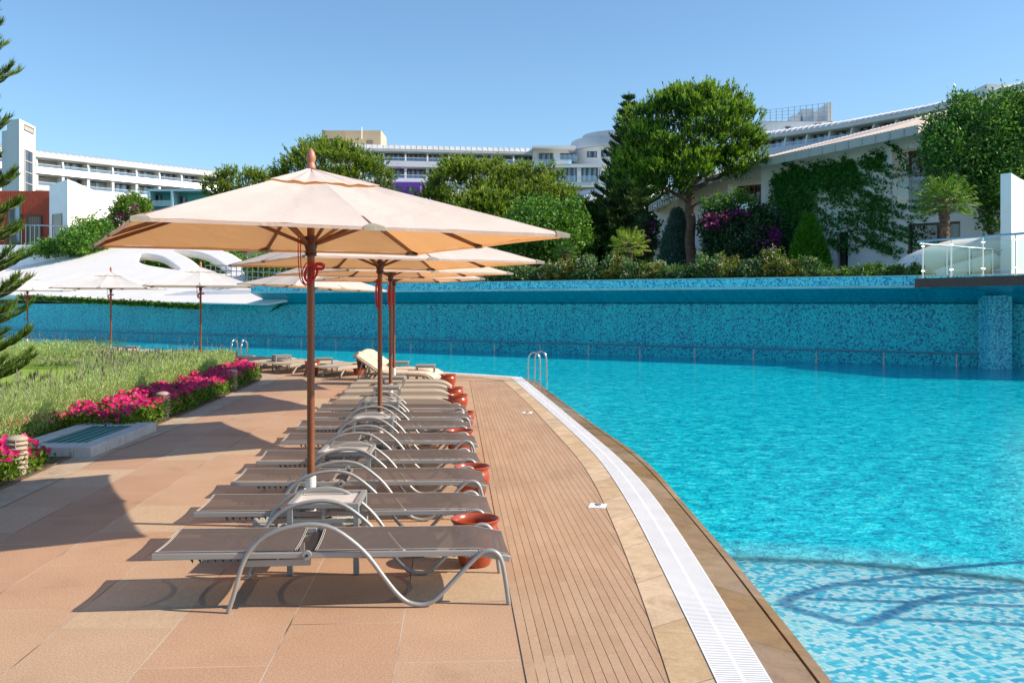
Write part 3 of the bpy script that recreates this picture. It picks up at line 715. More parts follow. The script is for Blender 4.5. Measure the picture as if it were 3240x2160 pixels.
# white curved screen wall on the terrace
fr = lambda u, v, w: Vector((14.22 + u * .89 - .45 * (.17 - w), 27.0 + u * .45 + .89 * (.17 - w), v))
arc = [(0, 2.43), (5, 2.43)] + [(u_, 5.47 - .16 * (u_ / .45) ** .7) for u_ in np.linspace(5, .02, 14)] + [(0, 5.47)]
o = plate('screen_wall', arc, [], .34, 'plaster', fr, bevel=.0); tag(o, 'white screen wall with scooped top edge on the terrace', 'wall')
b = MB()
sp = spline([(11.7, 29.2, 2.6), (12.6, 28.9, 3.0), (13.6, 28.7, 3.35), (14.6, 28.4, 3.5)], 14)
b.tube(sp, [.22, .3, .36, .4, .42, .42, .42, .4, .38, .36, .34, .32, .3, .3], 12)
sp = spline([(12.5, 28.0, 2.5), (13.3, 27.9, 2.75), (14.2, 27.8, 3.0)], 10); b.tube(sp, .24, 12)
o = b.build('water_slide', 'shellplaster'); tag(o, 'white curved slide tubes seen through the terrace railing glass', 'slide')

# ------------------------------------------------------------------ white sculpted shell on the left wall
OFFS = 1.15; SHT = R(71)          # the shell leans back like a roof, SHT away from vertical
SP = W0 + WN * OFFS + Vector((0, 0, 1.72)); SV = (-WN * math.sin(SHT) + Vector((0, 0, math.cos(SHT)))); SN = (WN * math.cos(SHT) + Vector((0, 0, math.sin(SHT))))
def sh(px, py):
    d = Vector(((px - CX) / F, 1, -(py - HOR) / F)); o_ = Vector((0, 0, HC)); k = (SP - o_).dot(SN) / d.dot(SN); q = o_ + d * k - SP
    return (-q.dot(WT), q.dot(SV))
out_px = [(-420, 845), (-200, 835), (-60, 826), (42, 814), (127, 797), (230, 801), (256, 795), (290, 778), (323, 777), (446, 776), (544, 778), (640, 783), (700, 790), (735, 803), (765, 822), (808, 852), (846, 875), (884, 900), (925, 925), (905, 945), (850, 962), (638, 957), (446, 953), (361, 950), (149, 938), (0, 932), (-420, 920)]
hole1 = [(432, 817), (436, 808), (450, 803), (472, 804), (510, 812), (540, 830), (566, 852), (548, 851), (510, 845), (468, 838), (442, 829)]
hole2 = [(548, 792), (595, 794), (638, 801), (676, 818), (702, 836), (722, 853), (727, 861), (718, 865), (664, 862), (640, 848), (604, 820), (574, 805)]
frs = lambda u, v, w: SP - WT * u + SV * v + SN * ((w * .5 - .22) * min(1, max(.06, .1 + .4 * v)))
def dens(l, k): return [tuple(p) for p in [(q.x, q.y) for q in spline([(x, y, 0) for x, y in l], len(l) * k, True)]]
shell = thing('sculpted_shell', 'white sculpted plaster shell with two oval openings above the mosaic wall', 'sculpture')
b = plate('shell_body', [sh(*p) for p in out_px], [dens([sh(*p) for p in hole1], 3), dens([sh(*p) for p in hole2], 3)], .9, 'shellplaster', frs, shell, bevel=.12)
hp = thing('terrace_railing', 'white metal railing seen through the oval opening of the shell', 'railing')
for z in (0, .25, .5):
    b = MB(); b.tube([wray(650, 872, -1)[2] + Vector((0, 0, HC + z)), wray(905, 880, -1)[2] + Vector((0, 0, HC + z))], .025, 6); b.build('rail', 'steel', hp)
for i in range(16):
    p = wray(650, 872, -1)[2].lerp(wray(905, 880, -1)[2], i / 15) + Vector((0, 0, HC)); b = MB(); b.tube([p + Vector((0, 0, -.3)), p + Vector((0, 0, .5))], .02, 6); b.build('post', 'steel', hp)
P = np.array([tuple(wray(px, 936 + (px - 100) * .052 + random.uniform(-4, 9), OFFS + .45)[2] + Vector((0, 0, HC))) for px in RNG.uniform(60, 640, 2600)])
tw = np.clip((np.linspace(1, 1, len(P))), 0, 1); D = rdir(len(P)) * .8 + np.array([0, -.4, -.6])
o = leafobj('hanging_greenery', [(leaves(P, D, .16, .09), 'ivylit')]); tag(o, 'green creeper hanging along the bottom rim of the white shell', 'creeper')

# ------------------------------------------------------------------ garden on the left
E_px = [(0, 1551), (138, 1491), (216, 1452), (289, 1420), (441, 1367), (569, 1317), (753, 1236), (825, 1200)]
EL = [gp(*p) for p in E_px]; EL = [Vector((-4.45, 4.5, 0)), Vector((-4.65, 7, 0))] + EL + [Vector((-6.4, 23.6, 0)), Vector((-7.4, 24.2, 0)), Vector((-9, 24.4, 0))]
EL = spline(EL, 50)
b = MB(); b.poly([Vector((p.x, p.y, .02)) for p in EL] + [Vector((-14, 26, .02)), Vector((-30, 30, .02)), Vector((-30, -4, .02)), Vector((-4.3, -4, .02))])
o = b.build('garden_soil', 'soil', smooth=False); tag(o, kind='structure')
b = MB(); ER = [p + Vector((.36, -.05, 0)) for p in EL]; b.ribbon([Zf(EL, .006), Zf(EL, .03), Zf([p.lerp(q, .06) for p, q in zip(EL, ER)], .03)]); b.build('bed_edge', 'edging', smooth=False)['kind'] = 'structure'
b = MB(); b.ribbon([Zf(EL, .006), Zf(ER, .006)], uv=True); o = b.build('edging_paving', 'edging', smooth=False); tag(o, kind='structure')
b = MB(); b.poly([(-7.5, 12, .03), (-7.6, 16.5, .03), (-9.5, 22, .03), (-10.5, 27.5, .03), (-26, 30, .03), (-28, 12, .03)]); o = b.build('lawn', 'lawn', smooth=False); tag(o, kind='structure')
def edge_at(y):
    for i in range(len(EL) - 1):
        if EL[i].y <= y <= EL[i + 1].y:
            u = (y - EL[i].y) / max(1e-6, EL[i + 1].y - EL[i].y); return EL[i].x + (EL[i + 1].x - EL[i].x) * u
    return EL[-1].x if y > EL[-1].y else EL[0].x
def inpoly(P, poly):
    x, y = P[:, 0], P[:, 1]; r = np.zeros(len(P), bool); j = len(poly) - 1
    for i in range(len(poly)):
        xi, yi = poly[i]; xj, yj = poly[j]
        c = ((yi > y) != (yj > y)) & (x < (xj - xi) * (y - yi) / (yj - yi + 1e-12) + xi); r ^= c; j = i
    return r
def scatter(poly, n):
    a = np.array(poly); lo, hi = a.min(0), a.max(0); P = RNG.uniform(lo, hi, (n * 3, 2)); return P[inpoly(P, poly)][:n]
def flowers(name, poly, n, label, hmax=.28):
    S = scatter(poly, n)
    # mounded plants
    k = max(8, int(n * .035)); C = S[:k]
    Q = S; d = np.min(np.linalg.norm(Q[:, None, :] - C[None, :, :], axis=2), 1)
    h = hmax * (1 - .55 * np.clip(d / .28, 0, 1) ** 1.5) * RNG.uniform(.85, 1.1, len(Q))
    fl = []
    pk = RNG.random(len(Q)) < .62
    T = np.c_[Q, h]
    g = []
    for rep in range(7):
        P = T + np.c_[RNG.normal(size=(len(T), 2)) * .045, -RNG.uniform(0, 1, len(T)) ** 1.3 * h * .95 - .01]
        D = rdir(len(P)) * .8 + np.array([0, 0, .45]); g.append(leaves(P, D, .06 * RNG.uniform(.7, 1.3, len(P)), .032))
    for rep in range(5):
        a = RNG.uniform(0, 2 * PI, pk.sum()) * 0 + rep * 2 * PI / 5; C0 = T[pk] + np.array([0, 0, .035])
        if rep == 0: nrm = unit(rdir(len(C0)) * .6 + np.array([.1, -.35, .8])); tx = unit(np.cross(nrm, rdir(len(C0)))); ty = np.cross(nrm, tx)
        D = tx * np.cos(a)[:, None] + ty * np.sin(a)[:, None]; fl.append(leaves(C0, D + nrm * .15, .036, .034, nrm))
    o = leafobj(name, [(np.concatenate(g), 'flgreen'), (np.concatenate(fl), 'flpink')])
    return tag(o, label, 'flowers', kind='stuff')
def strip(y0, y1, w0, w1, inset=.08):
    ys = np.linspace(y0, y1, 12); return [(edge_at(y) - inset, y) for y in ys] + [(edge_at(y) - w, y) for y, w in zip(ys[::-1], np.linspace(w1, w0, 12))]
flowers('flower_bed', strip(6.2, 10.35, 1.0, .75), 1500, 'pink vinca flowers in front of the concrete utility box')
flowers('flower_bed', strip(12.75, 18.4, 1.15, 1.0), 3000, 'long mound of pink vinca flowers between two bollard lights', .31)
flowers('flower_bed', strip(18.5, 23.4, 1.1, .6), 1500, 'small far mound of pink vinca flowers at the end of the bed', .34)
flowers('flower_bed', [(edge_at(y) - 1.0, y) for y in (10.3, 11.5, 12.9)] + [(edge_at(y) - 1.75, y) for y in (12.9, 11.5, 10.3)], 600, 'shaded pink flowers behind the concrete utility box')
def lavender(name, poly, n, h0, label, spikes):
    S = scatter(poly, n); q_ = RNG.uniform(np.array(poly).min(0), np.array(poly).max(0), (170, 2)); dq = np.concatenate([np.min(np.linalg.norm(S[a:a + 4000, None, :] - q_[None], axis=2), 1) for a in range(0, len(S), 4000)]); nz = .14 - .34 * np.clip(dq / .8, 0, 1) ** 1.6
    edge = np.array([min(1, .55 + .9 * min(math.hypot(x - (a + (c - a) * k), y - (b_ + (d_ - b_) * k)) for (a, b_), (c, d_) in zip(poly, poly[1:] + poly[:1]) for k in (0, .25, .5, .75))) for x, y in S[::6]])
    edge = np.repeat(edge, 6)[:len(S)]
    if len(edge) < len(S): edge = np.r_[edge, np.ones(len(S) - len(edge))]
    h = (h0 + nz) * edge; P = np.c_[S, h * RNG.uniform(.02, 1.0, len(S)) ** .6 * .9]
    lean = np.c_[RNG.normal(.15, .7, len(S)), RNG.normal(-.15, .7, len(S)), np.ones(len(S))]
    g = [(leaves(P, lean, .075 * RNG.uniform(.6, 1.5, len(P)), .0085 * np.clip(P[:, 1] / 13, .8, 2.0)), 'lav')]
    Q = scatter(poly, spikes); B = np.c_[Q, np.full(len(Q), h0 * .75)]
    Ds = np.c_[RNG.normal(.05, .16, len(Q)), RNG.normal(0, .12, len(Q)), np.ones(len(Q))]
    ln = RNG.uniform(.25, .48, len(Q)); g.append((leaves(B, Ds, ln, .008), 'lavsp'))
    Tp = B + unit(Ds) * (ln * .72)[:, None]; g.append((leaves(Tp, Ds, ln * .3, .022), 'lavsp'))
    o = leafobj(name, g); return tag(o, label, 'lavender', kind='stuff')
lavender('lavender_bed', [(-5.6, 6.5), (-7.8, 6.5), (-7.8, 14.0), (-7.15, 15.0), (-7.7, 16.9), (-9.0, 19.6), (-9.9, 22.8), (-7.0, 24.0), (-6.5, 21.6), (-6.35, 16.5), (-6.05, 12.6)], 270000, .52, 'grey green lavender mass behind the pink flower border', 700)
lavender('lavender_bed', [(-18, 25.4), (-11.3, 24.6), (-10.8, 26.8), (-18, 28.4)], 26000, .66, 'far lavender clump behind the lawn, its side in shade', 260)

# utility box
c0, c1, c2 = gp(289, 1448), gp(441, 1386), gp(197, 1440)
bx = (c1 - c0); bx.z = 0; L_ = 2.25; bd = bx.normalized(); bn = Vector((-bd.y, bd.x, 0)); Wd = .98
ub = thing('utility_box', 'low white concrete box with green grille beside the flower bed', 'box', c0)
def loc(u, v, z): return bd * u + bn * v + Vector((0, 0, z))
b = MB(); H_ = .125
rot = Matrix((bd, bn, Vector((0, 0, 1)))).transposed()
for u0, u1, v0, v1 in ((0, L_, 0, .2), (0, L_, Wd - .22, Wd), (0, .34, .2, Wd - .22), (L_ - .3, L_, .2, Wd - .22)):
    b.box(loc((u0 + u1) / 2, (v0 + v1) / 2, H_ / 2), (u1 - u0, v1 - v0, H_), rot)
b.build('rim', 'concrete', ub, bevel=.008)
b = MB(); b.box(loc(L_ / 2, Wd / 2, .03), (L_ - .5, Wd - .4, .02), rot); b.build('shaft', 'black', ub, smooth=False)
b = MB()
for i in range(5): b.box(loc((L_ + .04) / 2, .27 + i * .108, .112), (L_ - .66, .062, .012), rot)
b.build('grille', 'grille', ub, smooth=False)
# bollard lights
def bollard():
    t = thing('bollard_light', '', 'light', group='louvred bollard lights in the flower bed')
    b = MB(); b.lathe([(.0, .385), (.05, .38), (.088, .365), (.1, .35), (.1, .338), (.0, .338)], 24); b.build('cap', 'bollard', t)
    b = MB(); b.lathe([(.072, .04), (.072, .34)], 20); b.build('lens', 'bollardin', t)
    for i in range(6):
        z = .062 + i * .047; b = MB(); b.lathe([(.075, z + .022), (.1, z), (.104, z), (.104, z + .006), (.08, z + .026)], 24); b.build('louvre', 'bollard', t)
    b = MB(); b.lathe([(.085, 0), (.085, .05)], 20); b.build('base', 'bollard', t)
    for a in (.2, 2.3, 4.4): b = MB(); b.tube([(.098 * math.cos(a - 1.4), .098 * math.sin(a - 1.4), .04), (.098 * math.cos(a - 1.4), .098 * math.sin(a - 1.4), .345)], .006, 6); b.build('strut', 'bollard', t)
    return t
bo = bollard(); bo.location = (-5.03, 9.63, .02); bo.scale = (1.03,) * 3; bo['label'] = 'nearest bollard light among pink flowers left of the utility box'
c = copy_tree(bo, (-5.3, 14.4, .02), .3, 'tan bollard light in the middle of the pink flower mound')
c = copy_tree(bo, (-5.66, 19.2, .02), .5, 'far grey bollard light at the end of the flower bed')

# ------------------------------------------------------------------ loungers
def sl_pts(pr): return pr
ARM = [(.426, 0), (.44, .045), (.459, .102), (.497, .246), (.545, .345), (.615, .415), (.717, .462), (.82, .483), (.914, .485), (1.017, .458), (1.128, .379), (1.215, .292), (1.30, .175), (1.37, .085), (1.43, .032), (1.49, .013), (1.54, .013), (1.59, .035), (1.661, .103), (1.772, .219), (1.85, .292), (1.895, .312), (1.935, .307), (1.965, .28), (1.985, .229), (2.003, .125), (2.02, .0)]
def sag_sheet(x0, x1, zf, w0, w1, nx=14, ny=8, sag=.012, thick=.006):
    b = MB(); rows = []
    for j in range(ny + 1):
        v = j / ny; y = w0 + (w1 - w0) * v
        rows.append([(x0 + (x1 - x0) * i / nx, y, zf(x0 + (x1 - x0) * i / nx) - sag * math.sin(PI * v)) for i in range(nx + 1)])
    b.ribbon(rows); return b
def grey_lounger():
    t = thing('sun_lounger', '', 'sun lounger', group='grey tube loungers in the row beside the pool')
    W_ = .60; ox, oy = -1.01, -.30
    zr = lambda x: (.335 - .012 * x) if x < 1.84 else (.335 - .012 * 1.84 - (x - 1.84) * .21)
    for y in (0, W_):
        b = MB(); xs = [0, .86, .8601, 1.84, 2.03]
        for a, c in ((0, .855), (.875, 1.84), (1.84, 2.03)): b.bar((a + ox, y + oy, zr(a) - .017), (c + ox, y + oy, zr(c) - .017), .024, .034)
        b.build('rail', 'rail', t, bevel=.004)
        yy = y + (-.026 if y == 0 else .026)
        b = MB(); b.tube([(p.x + ox, yy + oy, p.y) for p in spline([(x, z, 0) for x, z in ARM], 70)], .0135, 10); b.build('arm_leg', 'tube', t, angle=60)
        b = MB(); k = -1 if y == 0 else 1
        b.tube([(.865 + ox, y + oy + k * .012, zr(.865) - .012), (.865 + ox, y + oy + k * .036, zr(.865) - .012)], .026, 16)
        b.tube([(.865 + ox, y + oy + k * .036, zr(.865) - .012), (.865 + ox, y + oy + k * .042, zr(.865) - .012)], .009, 8, mi=1); b.build('pivot_knob', ['knob', 'dark'], t)
    b = sag_sheet(.01 + ox, .80 + ox, lambda x: zr(x - ox) + .003, .010 + oy, W_ - .010 + oy); b.build('backrest', 'sling', t)
    zz = lambda x: zr(x - ox) + .003
    b = sag_sheet(.905 + ox, 2.03 + ox, zz, .010 + oy, W_ - .010 + oy, 20); b.build('seat', 'sling', t)
    b = MB()
    for x in (.012, .022, .79, .80, .905, .915):
        b.tube([(x + ox, oy + .02 + (W_ - .04) * i / 8, zr(x) + .005 - .012 * math.sin(PI * (i / 8))) for i in range(9)], .0022, 4)
    for y in (.02, W_ - .02):
        b.tube([(.02 + ox, y + oy, zr(.0) + .005), (.79 + ox, y + oy, zr(.79) + .005)], .0018, 4); b.tube([(.91 + ox, y + oy, zr(.91) + .005), (1.84 + ox, y + oy, zr(1.84) + .005), (2.02 + ox, y + oy, zr(2.02) + .005)], .0018, 4)
    b.build('stitching', 'piping', t)
    for x, bow in ((.30, .12), (.70, -.10), (1.15, -.10), (1.70, .12)):
        b = MB(); b.tube([(x + ox + bow * (1 - (2 * i / 10 - 1) ** 2), oy + W_ * i / 10, zr(x) - .03 - .02 * math.sin(PI * i / 10)) for i in range(11)], .011, 8); b.build('cross_bar', 'rail', t, angle=60)
    b = MB(); b.bar((.865 + ox, .03 + oy, zr(.86) - .03), (.865 + ox, W_ - .03 + oy, zr(.86) - .03), .06, .02); b.build('hinge_bar', 'dark', t)
    
    for y in (.03, W_ - .03): b = MB(); b.bar((.50 + ox, y + oy, .262), (.88 + ox, y + oy, .262), .03, .04); b.build('support_bar', 'rail', t, bevel=.003)
    for y in (.06, W_ - .06):
        b = MB(); b.bar((.15 + ox, y + oy, .300), (.47 + ox, y + oy, .292), .012, .016)
        for i in range(7):
            x = .19 + i * .043; b.poly([(x + ox, y + oy - .006, .293), (x + .026 + ox, y + oy - .006, .293), (x + .022 + ox, y + oy - .006, .262)]); b.poly([(x + ox, y + oy + .006, .293), (x + .022 + ox, y + oy + .006, .262), (x + .026 + ox, y + oy + .006, .293)])
            b.quad((x + ox, y + oy - .006, .293), (x + .022 + ox, y + oy - .006, .262), (x + .022 + ox, y + oy + .006, .262), (x + ox, y + oy + .006, .293)); b.quad((x + .022 + ox, y + oy - .006, .262), (x + .026 + ox, y + oy - .006, .293), (x + .026 + ox, y + oy + .006, .293), (x + .022 + ox, y + oy + .006, .262))
        b.build('ratchet', 'dark', t, smooth=False)
    for y in (-.026, W_ + .026):
        b = MB(); b.lathe([(.0, -.004), (.03, 0), (.034, .012), (.0, .016)], 14, (1.79 + ox, y * .8 + .04 + oy, .27)); b.build('foot_plate', 'knob', t)
    return t
GL_ = [((490, 1755), (1597, 1757)), ((623, 1624), (1542, 1627)), ((740, 1526), (1526, 1535)), ((820, 1463), (1507, 1463)), ((900, 1398), (1494, 1405)), ((941, 1353), (1482, 1357)), ((993, 1324), (1478, 1327)), ((1014, 1294), (1465, 1300))]
GLAB = ['grey sling lounger nearest the camera, its whole frame in view', 'grey lounger just behind the nearest one, beside the front side table',
        'grey lounger in front of the first parasol pole base', 'grey lounger third behind the nearest, with the second terracotta pot at its foot',
        'grey lounger between the second side table and the third pot', 'grey lounger directly in front of the third side table',
        'grey lounger just behind the second parasol pole foot', 'farthest grey lounger, next to the first sand coloured one']
proto = None
for i, (h, f) in enumerate(GL_):
    H, Q = gp(*h, .335), gp(*f, .275); mid = (H + Q) / 2; ang = R(5.2) + (math.atan2(Q.y - H.y, Q.x - H.x) - R(5.2)) * .35
    nrm = Vector((-math.sin(ang), math.cos(ang), 0)); p = mid + nrm * .30; p.z = .004
    if proto is None:
        proto = grey_lounger(); proto.location = p; proto.rotation_euler = (0, 0, ang); proto['label'] = GLAB[0]
    else: copy_tree(proto, p, ang, GLAB[i])

def sand_lounger(raise_back=0.0, group=None):
    t = thing('sun_lounger', '', 'sun lounger', group=group)
    ox, oy, W_, TOP = -.95, -.31, .62, .27
    prof = [(0, .235), (.05, .255), (.12, .268), (.7, .272), (1.5, .27), (1.66, .262), (1.76, .240), (1.84, .20), (1.90, .15)]
    bk = lambda x, z: (x, z)
    if raise_back:
        ca, sa = math.cos(raise_back), math.sin(raise_back)
        bk = lambda x, z: (.72 - (.72 - x) * ca - (z - .27) * sa * -1 if x < .72 else x, .27 + (.72 - x) * sa + (z - .27) * ca if x < .72 else z)
    def side(y, lo, hi):
        b = MB(); pts = spline([(x, z, 0) for x, z in prof if lo <= x <= hi], 20)
        T = [bk(p.x, p.y) for p in pts]; Bm = [bk(p.x, p.y - .075) for p in pts]
        for yy in (y, y + .03):
            pass
        b.ribbon([[(x + ox, y + oy, z) for x, z in T], [(x + ox, y + .03 + oy, z) for x, z in T], [(x + ox, y + .03 + oy, z) for x, z in Bm], [(x + ox, y + oy, z) for x, z in Bm], [(x + ox, y + oy, z) for x, z in T]])
        return b
    for y in (0, W_ - .03):
        side(y, .7, 1.9).build('side_rail', 'taupe', t); side(y, 0, .7).build('back_rail', 'taupe', t)
    pr = spline([(x, z, 0) for x, z in prof if x >= .7], 24); b = MB()
    b.ribbon([[(p.x + ox, oy + .028 + (W_ - .056) * j / 6, p.y - .006 - .010 * math.sin(PI * j / 6)) for p in pr] for j in range(7)]); b.build('seat', 'taupesling', t)
    pr = spline([(x, z, 0) for x, z in prof if x <= .7], 14); b = MB()
    b.ribbon([[(bk(p.x, p.y - .006 - .010 * math.sin(PI * j / 6))[0] + ox, oy + .028 + (W_ - .056) * j / 6, bk(p.x, p.y - .006 - .010 * math.sin(PI * j / 6))[1]) for p in pr] for j in range(7)]); b.build('backrest', 'taupesling', t)
    for x, dx in ((.30, -.20), (1.62, .14)):
        for y in (.03, W_ - .03):
            b = MB(); b.bar((x + ox, y + oy, .22), (x + dx + ox, y + oy + (.0), .0), .04, .035, up=(0, 1, 0)); b.build('leg', 'taupe', t, bevel=.004)
    b = MB(); b.bar((.22 + ox, .04 + oy, .13), (.22 + ox, W_ - .04 + oy, .13), .02, .02); b.bar((.3 + ox, W_ / 2 + oy, .2), (1.5 + ox, W_ / 2 + oy, .2), .03, .02); b.build('stretcher', 'taupe', t)
    if raise_back:
        x, z = bk(.2, .25); b = MB()
        for y in (.06, W_ - .06): b.bar((x + ox, y + oy, z), (.12 + ox, y + oy, .01), .025, .025, up=(0, 1, 0))
        b.build('back_strut', 'taupe', t)
    return t
tproto = sand_lounger(0, 'sand coloured loungers beyond the grey ones')
TL = [((1051, 1276), (1439, 1278)), ((1071, 1256), (1437, 1249)), ((1093, 1238), (1433, 1231)), ((1110, 1220), (1432, 1219))]
TLAB = ['first sand coloured lounger, right behind the last grey one', 'second sand coloured lounger, beside the near solid-topped side table', 'third sand coloured lounger, by the third parasol collar', 'fourth sand coloured lounger, in front of the two raised ones with towels']
for i, (h, f) in enumerate(TL):
    H, Q = gp(*h, .2), gp(*f, .2); mid = (H + Q) / 2; ang = R(3) + (math.atan2(Q.y - H.y, Q.x - H.x)) * .3
    p = mid + Vector((-math.sin(ang), math.cos(ang), 0)) * .31; p.z = .004
    if i == 0: tproto.location = p; tproto.rotation_euler = (0, 0, ang); tproto['label'] = TLAB[0]
    else: copy_tree(tproto, p, ang, TLAB[i])
# raised loungers with towels
def towel(lbl, mid, ang, rb):
    t = thing('beach_towel', lbl, 'towel', mid, ang, 'cream towels on the raised loungers'); ox = -.95
    ca, sa = math.cos(rb), math.sin(rb)
    path = [(.72 - (.72 - x) * ca, .27 + (.72 - x) * sa) for x in (-.03, .2, .45, .62)] + [(.72, .30), (.9, .29), (1.2, .285), (1.5, .285), (1.68, .27), (1.8, .22), (1.88, .16)]
    b = MB(); rows = []
    for j in range(9):
        v = j / 8; e = .05 * (abs(2 * v - 1) ** 4)
        rows.append([(p.x + ox, -.345 + .69 * v, p.y + .018 - e + .006 * math.sin(p.x * 40 + v * 9)) for p in spline([(x, z, 0) for x, z in path], 40)])
    b.ribbon(rows); o = b.build('towel_sheet', 'towel', t); s = o.modifiers.new('t', 'SOLIDIFY'); s.thickness = .022
    b = MB(); rows = []
    tx, tz = .72 - .75 * ca + ox, .27 + .75 * sa + .012
    for k in range(6):
        rows.append([(tx - .02 + .05 * k / 5 + .02 * math.sin(j * 1.9), -.2 + .36 * j / 8 + .04 * k / 5 * math.sin(j), tz - .36 * k / 5 - .02 * (j % 3)) for j in range(9)])
    b.ribbon(rows); o = b.build('hanging_fold', 'browncloth', t); s = o.modifiers.new('t', 'SOLIDIFY'); s.thickness = .02
    return t
rproto = sand_lounger(R(33), 'loungers with raised backs under towels')
RL = [((-3.42, 20.75), (-1.56, 20.3), 'raised lounger under a cream towel, in front of the other raised one'), ((-3.42, 21.95), (-1.62, 21.35), 'raised lounger under a cream towel, farther from the camera')]
for i, (h, f, lb) in enumerate(RL):
    H, Q = Vector((*h, 0)), Vector((*f, 0)); ang = math.atan2(Q.y - H.y, Q.x - H.x); p = (H + Q) / 2; p.z = .004
    if i == 0: rproto.location = p; rproto.rotation_euler = (0, 0, ang); rproto['label'] = lb
    else: copy_tree(rproto, p, ang, lb)
    towel(['cream towel draped over the nearer raised lounger', 'cream towel draped over the farther raised lounger'][i], p, ang, R(33))
# far row fanning round the curve of the deck
FD = Vector((-.76, .65, 0)); far0 = Vector((-4.35, 22.35, 0)); ax = Vector((.50, .866, 0)).normalized()
FLAB = ['lounger with sloped legs right beside the raised ones', 'lounger of the far row to the right of the first parasol pole', 'lounger of the far row partly hidden by the first parasol pole', 'lounger of the far row left of the first parasol pole, legs in view', 'far row lounger behind the last bollard light', 'shaded lounger with a red pot beneath, at the lavender edge',
        'far row lounger below the distant chrome ladder', 'far row lounger half hidden by tall lavender spikes', 'far row lounger behind lavender, right of the white parasol pole', 'far row lounger at the foot of the right-hand white parasol', 'far row lounger between the two white parasol poles', 'far row lounger left of the middle white parasol pole', 'far row lounger near the leftmost small table', 'last far row lounger, beside the dark araucaria branches']
offs = [0, .72, 1.75, 2.5, 3.55, 4.3, 5.5, 6.3, 7.6, 8.4, 9.8, 10.6, 12.2, 13.1]
for i, s in enumerate(offs):
    p = far0 + FD * s + ax * .95; a = math.atan2(ax.y, ax.x) + R(4 * math.sin(i * 2.1)); c = copy_tree(tproto, (p.x, p.y, .004), a, FLAB[i]); c['group'] = 'sand coloured loungers in the far row'
# pots
def pot():
    b = MB(); b.lathe([(.0, .012), (.096, 0), (.104, .012), (.128, .08), (.152, .155), (.160, .20), (.1615, .207), (.159, .214), (.1585, .222), (.1605, .229), (.157, .238), (.147, .258), (.143, .268), (.150, .282), (.162, .294), (.165, .304), (.158, .31), (.146, .302), (.135, .27), (.145, .22), (.13, .12), (.0, .07)], 32)
    return b.build('terracotta_pot', 'pot', angle=50)
pp = [(-.247, 6.36, 1.0, 'large terracotta pot at the foot of the nearest grey lounger'), (-.356, 8.45, .98, 'terracotta pot second from the camera, beside a grey lounger foot'), (-.60, 10.85, .97, 'third terracotta pot from the camera, rim half behind a lounger'), (-.66, 12.9, .9, 'terracotta pot mostly hidden behind a grey lounger end'),
      (-.86, 15.0, 1.0, 'terracotta pot at the foot of the first sand coloured lounger'), (-1.0, 16.65, .9, 'smaller terracotta pot before the farthest pot of the row'), (-1.3, 19.3, 1.0, 'farthest terracotta pot of the row, at the raised loungers'), (-4.85, 23.0, 1.15, 'reddish pot under the far row beside the first parasol pole'), (-7.2, 24.9, 1.0, 'dark red pot under a far row lounger at the lavender edge'), (-3.75, 23.2, .9, 'shaded pot behind the towel of the raised lounger')]
p0 = None
for x, y, s, lb in pp:
    o = pot() if p0 is None else p0.copy()
    if p0 is None: p0 = o
    else: COL.objects.link(o)
    o.location = (x, y, .004); o.scale = (s, s, s); o.rotation_euler = (0, 0, x * 9); tag(o, lb, 'pot', 'terracotta pots by the lounger feet')
# side tables
def tray_table():
    t = thing('side_table', '', 'side table', group='grey side tables between the loungers'); w, h, l = .46, .46, .036
    for x in (-1, 1):
        for y in (-1, 1): b = MB(); b.box((x * (w - l) / 2, y * (w - l) / 2, (h - .03) / 2), (l, l, h - .03)); b.build('leg', 'rail', t, bevel=.003)
    b = MB()
    for k in (-1, 1): b.box((0, k * (w - l) / 2, h - .016), (w, l, .032)); b.box((k * (w - l) / 2, 0, h - .0165), (l, w - 2 * l, .032))
    b.build('top_frame', 'rail', t, bevel=.003)
    b = MB(); b.box((0, 0, h - .022), (w - 2 * l + .004, w - 2 * l + .004, .008)); b.build('tray', 'tray', t, smooth=False)
    for k in (-1, 1):
        b = MB(); b.box((0, k * (w - l) / 2, .345), (w - 2 * l, .022, .022)); b.box((0, k * (w - l) / 2, .392), (.016, .016, .072)); b.build('stretcher', 'rail', t)
    return t
def solid_table():
    t = thing('side_table', '', 'side table', group='small solid-topped side tables'); w, h, l = .42, .42, .03
    b = MB(); b.box((0, 0, h - .012), (w, w, .024)); b.build('table_top', 'taupetable', t, bevel=.004)
    b = MB()
    for k in (-1, 1): b.box((0, k * (w / 2 - .02), h - .042), (w - .06, .02, .034)); b.box((k * (w / 2 - .02), 0, h - .042), (.02, w - .06, .034))
    b.build('apron', 'taupetable', t)
    for x in (-1, 1):
        for y in (-1, 1): b = MB(); b.box((x * (w / 2 - .02), y * (w / 2 - .02), (h - .024) / 2), (l, l, h - .024)); b.build('leg', 'taupetable', t)
    return t
tb = tray_table()
for i, (x, y, lb) in enumerate(((-1.225, 6.33, 'side table with frosted top, nearest the camera'), (-1.465, 8.44, 'side table with pale top behind the first parasol'), (-1.57, 10.84, 'side table with pale top just before the second parasol pole'), (-1.72, 12.65, 'farthest frosted side table, behind the second parasol pole'))):
    if i == 0: tb.location = (x, y, .004); tb.rotation_euler = (0, 0, R(2)); tb['label'] = lb
    else: copy_tree(tb, (x, y, .004), R(2), lb)
tb = solid_table()
